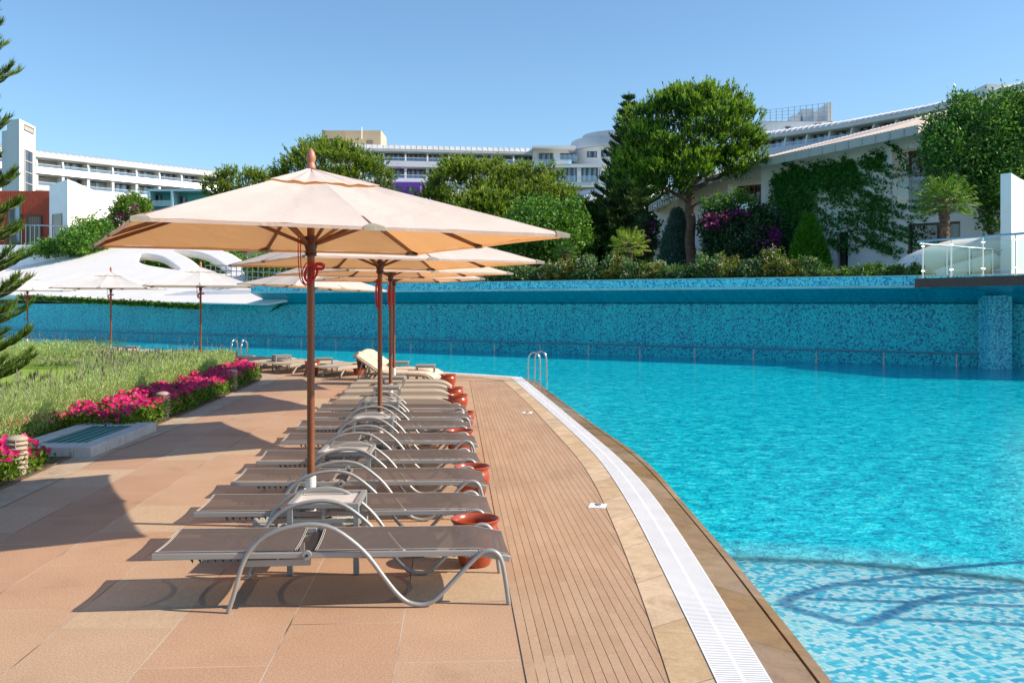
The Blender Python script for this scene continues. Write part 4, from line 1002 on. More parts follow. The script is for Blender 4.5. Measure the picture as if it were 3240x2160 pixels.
for i, (x, y, rz, lb) in enumerate(((-2.02, 15.35, 3, 'small solid side table right behind the second parasol pole'), (-2.17, 17.35, 3, 'small solid side table by the third parasol pole'), (-1.88, 20.6, 2, 'small side table beside the seats of the raised loungers'), (-2.58, 21.8, 4, 'small side table behind the fourth parasol pole at the water'),
        (-4.6, 23.2, 12, 'far row table just right of the first parasol pole'), (-5.95, 24.5, 28, 'far row table left of the first parasol pole'), (-7.75, 26.0, 14, 'far row table below the distant ladder'), (-9.3, 27.4, 10, 'far row table behind the lavender spikes'), (-11.8, 29.4, 8, 'far row table right of the middle white parasol pole'), (-13.5, 30.8, 8, 'far row table left of the middle white parasol pole'), (-15.8, 32.4, 8, 'far row table nearest the araucaria'))):
    if i == 0: tb.location = (x, y, .004); tb.rotation_euler = (0, 0, R(rz)); tb['label'] = lb
    else: copy_tree(tb, (x, y, .004), R(rz), lb)

# ------------------------------------------------------------------ parasols
def umbrella(canopy='canopy', seed=1, coil=0, label=''):
    rnd = random.Random(seed); t = thing('parasol', label, 'parasol', group='square cream parasols over the loungers')
    a, RIM, APX = 1.465, 2.24, 2.79
    ends = [Vector((a, -a)), Vector((a, 0)), Vector((a, a)), Vector((0, a)), Vector((-a, a)), Vector((-a, 0)), Vector((-a, -a)), Vector((0, -a))]
    zt = lambda f: RIM + (APX - RIM) * (1 - f)
    def sheet(f0, f1, lift, bul, n=12, m=10, dz=0):
        b = MB()
        for k in range(8):
            e0, e1 = ends[k], ends[(k + 1) % 8]; rows = []
            for i in range(n + 1):
                f = f0 + (f1 - f0) * i / n; row = []
                for j in range(m + 1):
                    s = j / m; w = math.sin(PI * s); p = (e0 * (1 - s) + e1 * s) * f
                    p *= 1 - .012 * w * (f / f1) ** 2
                    q = (i / n)
                    z = zt(f) - .028 * w * math.sin(PI * min(1, f * .9)) + lift * w * q * q + dz + .004 * math.sin(s * 17 + k * 3 + f * 5) * w * bul
                    row.append((p.x, p.y, z))
                rows.append(row)
            b.ribbon(rows)
        return b
    c = sheet(.19, 1.0, .012, 1); rim = []
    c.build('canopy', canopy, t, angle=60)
    b = MB(); hem = []
    for k in range(8):
        e0, e1 = ends[k], ends[(k + 1) % 8]
        for j in range(10):
            s = j / 10; w = math.sin(PI * s); p = (e0 * (1 - s) + e1 * s) * (1 - .012 * w); hem.append(Vector((p.x, p.y, RIM - .028 * w * math.sin(PI * .9) + .012 * w)))
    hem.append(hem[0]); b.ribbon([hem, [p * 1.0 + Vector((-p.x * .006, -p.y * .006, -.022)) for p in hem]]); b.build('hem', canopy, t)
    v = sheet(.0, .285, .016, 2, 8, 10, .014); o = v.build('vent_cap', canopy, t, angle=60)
    for k in range(8):
        e = ends[k]; d = e.normalized(); L = e.length; b = MB()
        b.bar((d.x * .05, d.y * .05, zt(.03) - .045), (e.x * .985, e.y * .985, RIM - .004), .02, .032)
        r = b.build('rib', 'rib', t, bevel=.003)
        f = .50 if k % 2 else .40
        b = MB(); b.bar((d.x * .055, d.y * .055, 2.215), (e.x * f, e.y * f, zt(f) - .045), .018, .026); b.build('strut', 'rib', t, bevel=.003)
        n_ = Vector((-d.y, d.x)); b = MB(); q = .07 if k % 2 else .10
        p0, p1, p2 = e * 1.004, e * (1 - q / L) + n_ * q * .85, e * (1 - q / L) - n_ * q * .85
        if k % 2 == 0: p1 = e + (ends[(k + 1) % 8] - e).normalized() * q; p2 = e + (ends[(k - 1) % 8] - e).normalized() * q; pm = e * (1 - q / L)
        else: p1 = e + n_ * q; p2 = e - n_ * q; pm = e * (1 - q / L)
        for dz in (.006, -.024): b.poly([(p0.x, p0.y, RIM + dz), (p1.x, p1.y, RIM + dz), (pm.x, pm.y, zt(1 - q / L) + dz), (p2.x, p2.y, RIM + dz)])
        b.quad((p1.x, p1.y, RIM + .006), (p0.x, p0.y, RIM + .006), (p0.x, p0.y, RIM - .024), (p1.x, p1.y, RIM - .024)); b.quad((p0.x, p0.y, RIM + .006), (p2.x, p2.y, RIM + .006), (p2.x, p2.y, RIM - .024), (p0.x, p0.y, RIM - .024))
        b.build('rib_pocket', 'pocket', t, smooth=False)
    b = MB(); b.tube([(0, 0, .36), (0, 0, 1.2), (0, 0, 2.76)], .0295, 16); b.build('pole', 'wood', t)
    b = MB(); b.lathe([(.031, 2.115), (.045, 2.118), (.048, 2.125), (.041, 2.133), (.05, 2.142), (.05, 2.15), (.043, 2.155), (.041, 2.165), (.047, 2.185), (.052, 2.20), (.052, 2.235), (.049, 2.24), (.052, 2.246), (.052, 2.27), (.031, 2.275)], 20); b.build('runner', 'hub', t)
    b = MB(); b.lathe([(.03, 2.66), (.06, 2.67), (.06, 2.74), (.03, 2.75)], 16); b.build('crown_hub', 'hub', t)
    b = MB(); b.lathe([(.0, 2.96), (.012, 2.952), (.028, 2.925), (.038, 2.89), (.036, 2.865), (.027, 2.845), (.03, 2.835), (.036, 2.825), (.036, 2.80), (.0, 2.80)], 20); b.build('finial', 'finial', t)
    b = MB(); b.lathe([(.0405, .06), (.0405, .40), (.036, .405), (.031, .405)], 20); b.tube([(-.06, -.02, .30), (-.03, -.01, .30)], .012, 8); b.build('collar', 'whitetube', t)
    b = MB()
    for k in range(4):
        m_ = Matrix.Rotation(k * PI / 2, 3, 'Z'); b.box(m_ @ Vector((.24, 0, .05)), (.36, .30, .07), m_)
    b.build('base_slab', 'granite', t, bevel=.012)
    b = MB(); rn = random.Random(seed + 5)
    if coil == 0:
        for k in range(7):
            cx_, w_, h_ = rn.uniform(-.045, -.005), rn.uniform(.03, .055), rn.uniform(.055, .085); b.tube([(cx_ + w_ * math.cos(q), -.042 - .008 * k % .02, 1.985 + rn.uniform(-.004, .004) + h_ * math.sin(q) + .02 * math.cos(q) - .05 * (h_ - .055) * 20 * .3) for q in np.linspace(0, 2 * PI, 19)[:-1]], .0045, 6, True)
        for k in range(4):
            w_ = rn.uniform(.03, .055); b.tube([(.05 + w_ * math.cos(q), -.043 - .004 * k, 2.035 + .02 * math.sin(q) + .006 * k - .01) for q in np.linspace(0, 2 * PI, 15)[:-1]], .0045, 6, True)
        for x in (-.108, -.09): b.tube(spline([(x, -.03, 2.28), (x, -.035, 2.08), (x + .015, -.04, 1.93), (x + .06, -.043, 1.88)], 14), .004, 6)
    else:
        for k in range(6):
            w_, h_ = rn.uniform(.012, .035), rn.uniform(.14, .19); cx_ = rn.uniform(-.06, -.035); b.tube([(cx_ + w_ * math.cos(q), -.04 - .003 * k, 1.93 - rn.uniform(0, .005) + h_ * math.sin(q) - .06) for q in np.linspace(0, 2 * PI, 19)[:-1]], .0045, 6, True)
        b.tube([(-.05, -.04, 2.2), (-.045, -.042, 2.0)], .004, 6)
    b.build('rope', 'rope', t)
    return t
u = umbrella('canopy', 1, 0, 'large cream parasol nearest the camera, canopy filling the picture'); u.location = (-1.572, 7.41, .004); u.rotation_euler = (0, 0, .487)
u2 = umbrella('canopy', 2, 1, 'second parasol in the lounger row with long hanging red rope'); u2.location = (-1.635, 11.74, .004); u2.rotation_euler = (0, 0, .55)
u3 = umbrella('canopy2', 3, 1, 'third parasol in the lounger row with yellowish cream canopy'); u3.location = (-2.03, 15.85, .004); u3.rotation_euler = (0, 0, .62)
copy_tree(u3, (-2.46, 19.75, .004), .4, 'fourth parasol in the row, only its canopy tip showing at the right')
c = copy_tree(u2, (-5.44, 25.4, -.06), .95, 'tilted parasol whose pole hides behind the first parasol pole'); c.rotation_euler = (R(1.5), R(2.6), .75)
w = umbrella('canopy3', 6, 0, 'faded white parasol right of the far pair, above the lavender'); w.location = (-9.0, 27.4, .004); w.rotation_euler = (0, 0, .3)
copy_tree(w, (-13.2, 31.2, .004), .15, 'faded white parasol in the middle of the far group')
copy_tree(w, (-18.4, 36.0, .004), .6, 'leftmost white parasol, half behind the araucaria')

# ------------------------------------------------------------------ pool ladders, depth markers, handrail that shades the shelf
def ladder(name, label, p, q, h, r=.021):
    t = thing(name, label, 'ladder'); d = (Vector(q) - Vector(p)); s = Vector((d.y, -d.x, 0)).normalized()
    for k in (0, 1):
        o_ = Vector(p) + d * k; b = MB()
        pts = [o_, o_ + Vector((0, 0, h * .7))] + [o_ + L_dir * (.26 - .26 * math.cos(a)) + Vector((0, 0, h * .7 + .3 * h * math.sin(a))) for a in np.linspace(.2, PI - .1, 9) for L_dir in [LD]] + [o_ + LD * .53 + Vector((0, 0, h * .4)), o_ + LD * .55 + Vector((0, 0, -.9))]
        b.tube(spline(pts, 40), r, 10); b.build('side_rail', 'chrome', t, angle=70)
    for k in (1, 2): b = MB(); b.box(Vector(p) + d / 2 + LD * .55 + Vector((0, 0, -.25 * k)), (d.length, .08, .02), Matrix.Rotation(math.atan2(d.y, d.x), 3, 'Z')); b.build('tread', 'chrome', t)
LD = Vector((.80, -.28, 0)) * .62
pl = gp(1672, 1207); ladder('pool_ladder', 'chrome pool ladder at the tip of the deck by the drain', pl, pl + Vector((.16, .48, 0)), .66)
LD = Vector((.30, .75, 0)) * .7
pl = Vector((-8.75, 29.6, 0)); ladder('pool_ladder', 'distant pair of chrome ladder hoops behind the lavender', pl, pl + Vector((.36, -.2, 0)), .62, .03)
def marker(px, py, label):
    t = thing('depth_marker', label, 'sign', gp(px, py) + Vector((0, 0, .006)), R(-12), 'depth markers set in the deck')
    b = MB(); b.box((0, 0, 0), (.145, .17, .008)); b.build('plaque', 'plaster', t)
    cu = bpy.data.curves.new('text', 'FONT'); cu.body = '1.40'; cu.size = .085; cu.align_x = 'CENTER'; cu.align_y = 'CENTER'; cu.extrude = .001
    ob = bpy.data.objects.new('text', cu); COL.objects.link(ob); bpy.context.view_layer.update()
    me = bpy.data.meshes.new_from_object(ob.evaluated_get(bpy.context.evaluated_depsgraph_get())); bpy.data.objects.remove(ob)
    me.transform(Matrix.Rotation(R(90), 4, 'Z')); me.materials.append(M['numeral']); o = bpy.data.objects.new('numerals', me); COL.objects.link(o); o.parent = t; o.location = (0, 0, .0055)
M['numeral'] = mat('navy_numerals', (.03, .04, .10), .6)
marker(1891, 1602, 'white depth marker plaque in the grooved deck, nearer one'); marker(1668, 1306, 'white depth marker plaque farther along the grooved deck')
hb = thing('entry_handrail', 'bent steel entry handrail standing right of the shallow shelf', 'handrail')
SUNH = Vector((1, -.10, 0)).normalized(); ELEV = R(35)
def sh2obj(px, py, h):
    g = gp(px, py, -.085); return g + SUNH * ((h + .085) / math.tan(ELEV)) + Vector((0, 0, h + .085))
for path in ([(3600, 1760, .9), (2990, 1808, 1.45), (2780, 1832, 1.62), (2640, 1852, 1.75), (2530, 1880, 1.86), (2480, 1906, 1.9), (2520, 1926, 1.88), (2620, 1955, 1.8), (2720, 1976, 1.75), (2800, 1948, 1.7), (2900, 1908, 1.6), (3010, 1882, 1.5), (3300, 1862, 1.2)],
             [(2680, 1848, 1.7), (2900, 1856, 1.5), (3240, 1868, 1.2), (3500, 1872, .9)], [(2550, 1893, 1.85), (2900, 1905, 1.6), (3240, 1917, 1.3), (3500, 1922, 1.0)], [(2850, 1957, 1.66), (3050, 1966, 1.45), (3240, 1975, 1.2), (3500, 1980, 1.0)]):
    b = MB(); pts = spline([sh2obj(*p) for p in path], 30); b.tube(pts, .031, 8); b.build('rail', 'chrome', hb)
for px, py, h in ((3500, 1872, .9), (3500, 1922, 1.0), (3500, 1980, 1.0)):
    p = sh2obj(px, py, h); b = MB(); b.tube([p, (p.x + .02, p.y, -.16)], .021, 8); b.build('post', 'chrome', hb)

# ------------------------------------------------------------------ villas behind the wall
VO = Vector((12.4, 36.0, 0)); VU = Vector((.735, -.676, 0)).normalized(); VN = Vector((VU.y, -VU.x, 0))   # VN points to the camera
if VN.y > 0: VN = -VN
def vray(px, py, off=0.0):
    d = Vector(((px - CX) / F, 1, -(py - HOR) / F)); P = VO + VN * off; s = P.dot(VN) / d.dot(VN); q = d * s
    return ((q - P).dot(VU), q.z + HC)
vfr = lambda off: (lambda u, v, w: VO + VU * u + VN * (off - w) + Vector((0, 0, v)))
def vpoly(pts, off=0.0): return [vray(x, y, off) for x, y in pts]
def vrect(x0, y0, x1, y1, off=0.0):
    a = vray(x0, y0, off); c = vray(x1, y1, off); return [(a[0], c[1]), (c[0], c[1]), (c[0], a[1]), (a[0], a[1])]
def window(parent, rect, off, mt, depth=.25, mull=(0.62,), frame='wframe'):
    (u0, v0), (u1, v1) = rect[0], rect[2]; f = vfr(off - depth); b = MB(); t = .06
    def bx(ua, ub, va, vb, d0, d1):
        p = [f(u, v, w) for u, v, w in ((ua, va, d0), (ub, va, d0), (ub, va, d1), (ua, va, d1), (ua, vb, d0), (ub, vb, d0), (ub, vb, d1), (ua, vb, d1))]
        i = len(b.v); b.v += [tuple(x) for x in p]
        for q in ((0, 1, 2, 3), (4, 7, 6, 5), (0, 4, 5, 1), (1, 5, 6, 2), (2, 6, 7, 3), (3, 7, 4, 0)): b.f.append(tuple(i + k for k in q)); b.m.append(0)
    bx(u0, u0 + t, v0, v1, -.05, .05); bx(u1 - t, u1, v0, v1, -.05, .05); bx(u0 + t, u1 - t, v1 - t, v1, -.05, .05); bx(u0 + t, u1 - t, v0, v0 + t, -.05, .05)
    for m_ in mull: um = u0 + (u1 - u0) * m_; bx(um - .025, um + .025, v0 + t, v1 - t, -.045, .045)
    o = b.build('window', frame, parent, smooth=False)
    b = MB(); b.quad(f(u0, v0, .03), f(u1, v0, .03), f(u1, v1, .03), f(u0, v1, .03)); p = b.build('pane', mt, o, smooth=False); return o
def holes_for(rects): return [list(r) for r in rects]
vb = thing('villa', 'white villa covered in ivy with sloping ribbed roof, right of the tall pine', 'villa')
w1 = vrect(2873, 709, 3038, 850); w2 = vrect(2822, 476, 2952, 637); d1 = vrect(2648, 735, 2683, 858)
wl = [(2408, 905), (3300, 905), (3300, 330), (2925, 400), (2650, 460), (2408, 520)]
plate('wall', vpoly(wl), holes_for([w1, w2, d1]), .5, 'plaster', vfr(-.25), vb, smooth=False)
window(vb, w1, 0, 'darkwin', .18, (.55,)); window(vb, vrect(2878, 480, 2962, 640, -.9), 0, 'warmwin', .85, (.6,)); window(vb, d1, 0, 'darkwin', .3, ())
def vprism(name, pts3, mt, parent):   # convex solid from lower ring + upper ring
    n = len(pts3) // 2; b = MB(); b.poly(list(reversed(pts3[:n]))); b.poly(pts3[n:])
    for i in range(n): j = (i + 1) % n; b.quad(pts3[i], pts3[j], pts3[n + j], pts3[n + i])
    return b.build(name, mt, parent, smooth=False)
def roofslab(parent, e0, e1, r0, r1, fo=1.0, bo_=-4.5, th=.26, fast='fascia'):
    a0, a1 = vray(*e0, fo), vray(*e1, fo); c0, c1 = vray(*r0, bo_), vray(*r1, bo_)
    A0, A1 = vfr(fo)(a0[0], a0[1], 0), vfr(fo)(a1[0], a1[1], 0); C0, C1 = vfr(bo_)(c0[0], c0[1], 0), vfr(bo_)(c1[0], c1[1], 0)
    dz = Vector((0, 0, th)); rf = vprism('roof', [A0 - dz, A1 - dz, C1 - dz, C0 - dz, A0, A1, C1, C0], 'villaroof', parent)
    b = MB(); k = 46
    for i in range(k + 1):
        p, q = A0.lerp(A1, i / k), C0.lerp(C1, i / k); b.bar(p + Vector((0, 0, .02)), q + Vector((0, 0, .02)), .035, .045)
    b.build('roof_rib', 'villaroof', rf, smooth=False)
    b = MB(); g = VN * .015; b.quad(A0 - dz * 1.15 + g, A1 - dz * 1.15 + g, A1 + dz * .1 + g, A0 + dz * .1 + g); b.quad(A0 - dz * 1.15 + g, A0 + dz * .1 + g, C0 + dz * .1, C0 - dz * 1.15)
    for i in range(13): p = (A0 - dz * .5).lerp(A1 - dz * .5, i / 12) + g * 2; b.box(p, (.05, .05, th * 1.15), Matrix((VU, VN, Vector((0, 0, 1)))).transposed())
    b.build('fascia', fast, rf, smooth=False)
    b = MB(); b.quad(A0 - dz * 1.02, A1 - dz * 1.02, C1 - dz * 1.02, C0 - dz * 1.02); b.build('soffit', 'soffit', rf, smooth=False)
roofslab(vb, (2407, 505), (2905, 398), (2425, 497), (3000, 350))
roofslab(vb, (3040, 345), (3420, 262), (3050, 330), (3430, 240))
# balcony recess on the ivy villa
f = vfr(-.92); q = vrect(2800, 460, 2990, 655, -.92); b = MB(); b.quad(f(q[0][0], q[0][1], 0), f(q[1][0], q[1][1], 0), f(q[2][0], q[2][1], 0), f(q[3][0], q[3][1], 0)); b.build('recess_wall', 'plaster', vb, smooth=False)
f = vfr(0); (a, zb), (c, zt2) = w2[0], w2[2]
b = MB(); b.tube([f(a - .12, zb + 1.0, -.12), f(c, zb + 1.0, -.12)], .03, 8); b.build('balcony_rail', 'steel', vb)
for t in (.04, .5, .96):
    b = MB(); p = f(a + (c - a) * t, zb - .3, -.12); b.tube([p, p + Vector((0, 0, 1.28))], .022, 8); b.build('rail_post', 'steel', vb)
b = MB(); b.bar(f(a + .1, zb + .5, -.12), f(c - .1, zb + .5, -.12), .012, .8); b.build('balcony_glass', 'panelglass', vb, smooth=False)
va = thing('villa', 'beige villa behind the tall pine trunk, with stepped zinc roofs and curtained balcony', 'villa')
OA = -.6
w3 = vrect(2303, 583, 2418, 700, OA); d2 = vrect(2216, 788, 2232, 850, OA); d3 = vrect(2166, 630, 2184, 760, OA)
plate('wall', vpoly([(2145, 905), (2440, 905), (2440, 500), (2316, 545), (2145, 612)], OA), holes_for([w3, d2, d3]), .5, 'plaster', vfr(OA - .25), va, smooth=False)
r3 = vrect(2338, 591, 2413, 700, OA - 1); window(va, r3, OA - .9, 'warmwin', .0, (.72,)); window(va, d2, OA, 'darkwin', .2, ()); window(va, d3, OA, 'darkwin', .2, ())
f = vfr(OA - 1.05); q = vrect(2290, 570, 2430, 705, OA - 1); b = MB(); b.quad(f(q[0][0], q[0][1], 0), f(q[1][0], q[1][1], 0), f(q[2][0], q[2][1], 0), f(q[3][0], q[3][1], 0)); b.build('recess_wall', 'plaster', va, smooth=False)
q = vrect(2300, 640, 2420, 690, OA); f = vfr(OA); b = MB(); b.tube([f(q[0][0], q[2][1], -.15), f(q[1][0], q[2][1], -.15)], .03, 8); b.build('balcony_rail', 'chrome', va)
b = MB(); b.bar(f(q[0][0] + .6, (q[0][1] + q[2][1]) / 2, -.15), f(q[1][0], (q[0][1] + q[2][1]) / 2, -.15), .012, q[2][1] - q[0][1] - .1); b.build('balcony_glass', 'railglass', va, smooth=False)
plate('wall', vpoly([(2068, 905), (2150, 905), (2150, 590), (2068, 650)], OA - 1.2), [], .5, 'plaster', vfr(OA - 1.45), va, smooth=False)
roofslab(va, (2056, 652), (2150, 610), (2062, 645), (2170, 590), .4, -3.5, .22); roofslab(va, (2102, 609), (2425, 500), (2130, 592), (2440, 492), .5, -4, .24)

# left villa: red cladding and white cube
LY = 66.0
def lbox(name, x0, y0, x1, y1, Y, depth, mt, parent, skew=0.0, zb=None):
    a = dp(x0, y0, Y); c = dp(x1, y1, Y); b = MB(); z0 = c.z if zb is None else zb
    pts = [(a.x, Y), (c.x, Y + skew), (c.x - depth * .25, Y + skew + depth), (a.x - depth * .25, Y + depth)]
    b.poly([(x, y, a.z) for x, y in pts]); b.poly([(x, y, z0) for x, y in reversed(pts)])
    for i in range(4):
        p, q = pts[i], pts[(i + 1) % 4]; b.quad((p[0], p[1], z0), (q[0], q[1], z0), (q[0], q[1], a.z), (p[0], p[1], a.z))
    return b.build(name, mt, parent, smooth=False)
vl = thing('villa', 'villa with red wood cladding and white cube wall at the left edge', 'villa')
lbox('cladding', -120, 604, 156, 830, LY + .6, 6, 'redwood', vl)
for i in range(34):
    a = dp(-40 + i * 5.8, 604, LY + .59); c = dp(-40 + i * 5.8, 830, LY + .59); b = MB(); b.bar(a, c, .03, .02, up=(0, 1, 0)); b.build('cladding_batten', 'redwood', vl, smooth=False)
b = MB()
A = dp(156, 583, LY - .6); B = dp(214, 583, LY - 2.2); C_ = dp(420, 655, LY + 5.5); D_ = dp(214, 583, LY - 2.2)
zb = 3.0
b.quad((A.x, A.y, zb), (B.x, B.y, zb), (B.x, B.y, B.z + .35), (A.x, A.y, A.z - .1)); b.quad((B.x, B.y, zb), (C_.x, C_.y, zb), (C_.x, C_.y, C_.z), (B.x, B.y, B.z + .35)); b.quad((A.x, A.y, A.z - .1), (B.x, B.y, B.z + .35), (C_.x, C_.y, C_.z), (A.x + 2, A.y + 9, A.z)); b.quad((C_.x, C_.y, zb), (A.x + 2, A.y + 9, zb), (A.x + 2, A.y + 9, A.z), (C_.x, C_.y, C_.z)); b.quad((A.x + 2, A.y + 9, zb), (A.x, A.y, zb), (A.x, A.y, A.z - .1), (A.x + 2, A.y + 9, A.z))
b.build('wall', 'plaster', vl, smooth=False)
def flatwin(parent, x0, y0, x1, y1, Y, mt, name='window', proud=.05, mull=2):
    a, c = dp(x0, y0, Y), dp(x1, y1, Y); b = MB(); t = .09
    for m_ in range(mull + 1):
        x = a.x + (c.x - a.x) * m_ / mull; b.box((x, Y - proud, (a.z + c.z) / 2), (t, .1, a.z - c.z))
    b.box(((a.x + c.x) / 2, Y - proud, a.z), (c.x - a.x + t, .11, t)); b.box(((a.x + c.x) / 2, Y - proud, c.z), (c.x - a.x + t, .11, t)); o = b.build(name, 'wframe', parent, smooth=False)
    b = MB(); b.quad((a.x, Y - proud, c.z), (c.x, Y - proud, c.z), (c.x, Y - proud, a.z), (a.x, Y - proud, a.z)); b.build('pane', mt, o, smooth=False); return o
flatwin(vl, 88, 684, 131, 790, LY + .55, 'warmwin', mull=1); flatwin(vl, 28, 648, 66, 770, LY + .5, 'hwin', mull=1)
b = MB(); p0, p1 = A.lerp(B, .2), A.lerp(B, .72); zt_ = dp(180, 676, LY - 1.6).z
g = Vector((-.2, -.2, 0)) * .2
b.quad((p0.x + g.x, p0.y + g.y, zb), (p1.x + g.x, p1.y + g.y, zb), (p1.x + g.x, p1.y + g.y, zt_), (p0.x + g.x, p0.y + g.y, zt_)); b.build('door', 'warmwin', vl, smooth=False)
b = MB(); b.tube([dp(60, 712, LY - 3), dp(124, 712, LY - 3.5), dp(215, 716, LY - 3.3)], .04, 8)
b.build('balcony_rail', 'chrome', vl)
for px in (68, 82, 96, 110, 124, 171, 213): b = MB(); b.tube([dp(px, 712, LY - 3.4), dp(px, 775, LY - 3.4)], .03, 6); b.build('rail_post', 'chrome', vl)
b = MB(); a = dp(-150, 765, LY - 3.6); c = dp(216, 775, LY - 3.6); b.box(((a.x + c.x) / 2, LY - 1.5, a.z - 1.5), (c.x - a.x, 4.1, 2.6)); b.build('terrace_base', 'plaster', vl, smooth=False)

# ------------------------------------------------------------------ hotel wings
def pl_at(poly, s):
    acc = 0
    for i in range(len(poly) - 1):
        a, c = Vector(poly[i]), Vector(poly[i + 1]); L = (c - a).length
        if s <= acc + L or i == len(poly) - 2: return a + (c - a) * ((s - acc) / L)
        acc += L
def pl_len(poly): return sum((Vector(poly[i + 1]) - Vector(poly[i])).length for i in range(len(poly) - 1))
def wing(label, poly, z, bay, s0, floors, curvefin=True, roofrise=1.0, top=0):
    """poly: plan line of the facade; z: roof edge height; floors: list of (head, sill, band bottom) below the roof edge"""
    t = thing('hotel_wing', label, 'hotel'); L = pl_len(poly); N = 24; DEP = 2.0
    ss = [L * i / N for i in range(N + 1)]; P = [pl_at(poly, s) for s in ss]
    def nrm(s):
        a, c = pl_at(poly, max(0, s - .5)), pl_at(poly, min(L, s + .5)); d = (c - a).normalized(); n_ = Vector((d.y, -d.x));
        return n_ if n_.y < 0 else -n_
    Nn = [nrm(s) for s in ss]
    pt = lambda i, off, zz: Vector((P[i].x + Nn[i].x * off, P[i].y + Nn[i].y * off, zz))
    def strip3(name, prof, mt, smooth=True, parent=None):
        b = MB(); b.ribbon([[pt(i, o_, zz) for i in range(N + 1)] for o_, zz in prof]); return b.build(name, mt, parent or t, smooth)
    rf = strip3('roof', [(.25, z - .55), (.3, z - .1), (-.1, z + .35), (-1.2, z + .8 * roofrise), (-3, z + roofrise), (-9, z + roofrise), (-9, z - 4)], 'hroof')
    b = MB(); k = int(L / 1.0)
    for i in range(k):
        s = (i + .5) * L / k; p = pl_at(poly, s); n_ = nrm(s); q = [(.28, z - .05), (-.1, z + .40), (-1.2, z + .85 * roofrise), (-3, z + roofrise + .05)]
        for (o0, z0), (o1, z1) in zip(q, q[1:]): b.bar((p.x + n_.x * o0, p.y + n_.y * o0, z0), (p.x + n_.x * o1, p.y + n_.y * o1, z1), .07, .08)
    b.build('roof_seam', 'hroof', rf, smooth=False)
    strip3('eave', [(.24, z - .56), (-.1, z - .7), (-DEP, z - .7)], 'hotel', False)
    for k, (hd, sill, bb) in enumerate(floors):
        strip3('parapet_band', [(-.3, z - sill), (.1, z - sill), (.35 if k == 0 else .1, z - bb + .25), (.0, z - bb), (-DEP, z - bb)], 'panel' if k == 0 else 'hotel', False)
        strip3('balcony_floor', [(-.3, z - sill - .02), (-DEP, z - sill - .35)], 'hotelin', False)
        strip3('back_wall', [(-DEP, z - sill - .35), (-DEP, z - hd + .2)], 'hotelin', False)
        nb = int((L - s0) / bay) + 1
        for i in range(nb + 1):
            s = s0 + i * bay
            if s > L: break
            p = pl_at(poly, s); n_ = nrm(s); d = Vector((-n_.y, n_.x)); d = d if d.x > 0 else -d; b = MB()
            G = lambda u, o_, zz: Vector((p.x + d.x * u + n_.x * o_, p.y + d.y * u + n_.y * o_, zz))
            h0, h1 = z - sill, z - hd + .15
            if curvefin and k == 0:
                q = [(-.6, h1), (-.2, h1 - .35), (.0, h1 - .8), (.12, h0)]
                for w0, w1 in ((-.14, .14),):
                    for (o0, z0), (o1, z1) in zip(q, q[1:]):
                        b.quad(G(w0, o1, z1), G(w1, o1, z1), G(w1, o0, z0), G(w0, o0, z0)); b.quad(G(w0, -DEP, z1), G(w0, o1, z1), G(w0, o0, z0), G(w0, -DEP, z0)); b.quad(G(w1, o1, z1), G(w1, -DEP, z1), G(w1, -DEP, z0), G(w1, o0, z0))
            else:
                b.box(G(0, -DEP / 2, (h0 + h1) / 2), (.45, DEP, h1 - h0), Matrix(((d.x, n_.x, 0), (d.y, n_.y, 0), (0, 0, 1))))
            b.build('fin', 'hotel', t, smooth=False)
            if s + bay > L + .3: continue
            b = MB(); G2 = lambda u, o_, zz: G(u, o_, zz); u0, u1 = .45, bay - .55
            fr_ = -DEP + .05
            for uu in (u0, (u0 + u1) / 2, u1): b.bar(G(uu, fr_, z - sill - .2), G(uu, fr_, z - hd), .1, .1, up=(0, 1, 0))
            b.bar(G(u0, fr_, z - hd), G(u1, fr_, z - hd), .1, .1); wo = b.build('window', 'wframe', t, smooth=False)
            b = MB(); b.quad(G(u0, fr_, z - sill - .3), G(u1, fr_, z - sill - .3), G(u1, fr_, z - hd), G(u0, fr_, z - hd)); b.build('pane', 'hwin', wo, smooth=False)
            b = MB(); b.quad(G(.14, .02, h0), G(bay - .14, .02, h0), G(bay - .14, -.02, h0 + .55), G(.14, -.02, h0 + .55)); b.tube([G(.14, 0, h0 + .58), G(bay - .14, 0, h0 + .58)], .04, 6, mi=1); b.build('balcony_glass', ['railglass', 'hotel'], t, smooth=False)
    if top:
        strip3('lower_wall', [(-.3, z - floors[-1][2]), (-.3, z - top)], 'hotel', False)
    return t
FL = [(.75, 2.25, 3.6), (3.65, 5.4, 6.3)]
cp = lambda px, Y: ((px - CX) * Y / F, Y)
wing('long central hotel wing of white curved floors behind the pines', [cp(1045, 172.6), cp(1250, 174.2), cp(1460, 176), cp(1690, 177.8)], 30.2, 4.02, 5.6, FL, top=16)
wing('left hotel wing with sloping white balconies rising to the left', [cp(-160, 152), cp(112, 165), cp(300, 173), cp(500, 182), cp(725, 193)], 27.8, 4.55, 1.5, FL, top=14)
wing('right hotel wing in shade, rising behind the ivy villa', [cp(2395, 163), cp(2664, 152), cp(2924, 140), cp(3082, 132), cp(3330, 121)], 30.4, 3.95, 1.3, FL, top=18)
def hbox(name, x0, y0, x1, y1, Y, d, mt, parent, z0=None):
    a, c = dp(x0, y0, Y), dp(x1, y1, Y); b = MB(); zb = c.z if z0 is None else z0; b.box(((a.x + c.x) / 2, Y + d / 2, (a.z + zb) / 2), (c.x - a.x, d, a.z - zb)); return b.build(name, mt, parent, smooth=False)
ph = thing('penthouse', 'tan plant room with ladder on the central hotel roof', 'roof building')
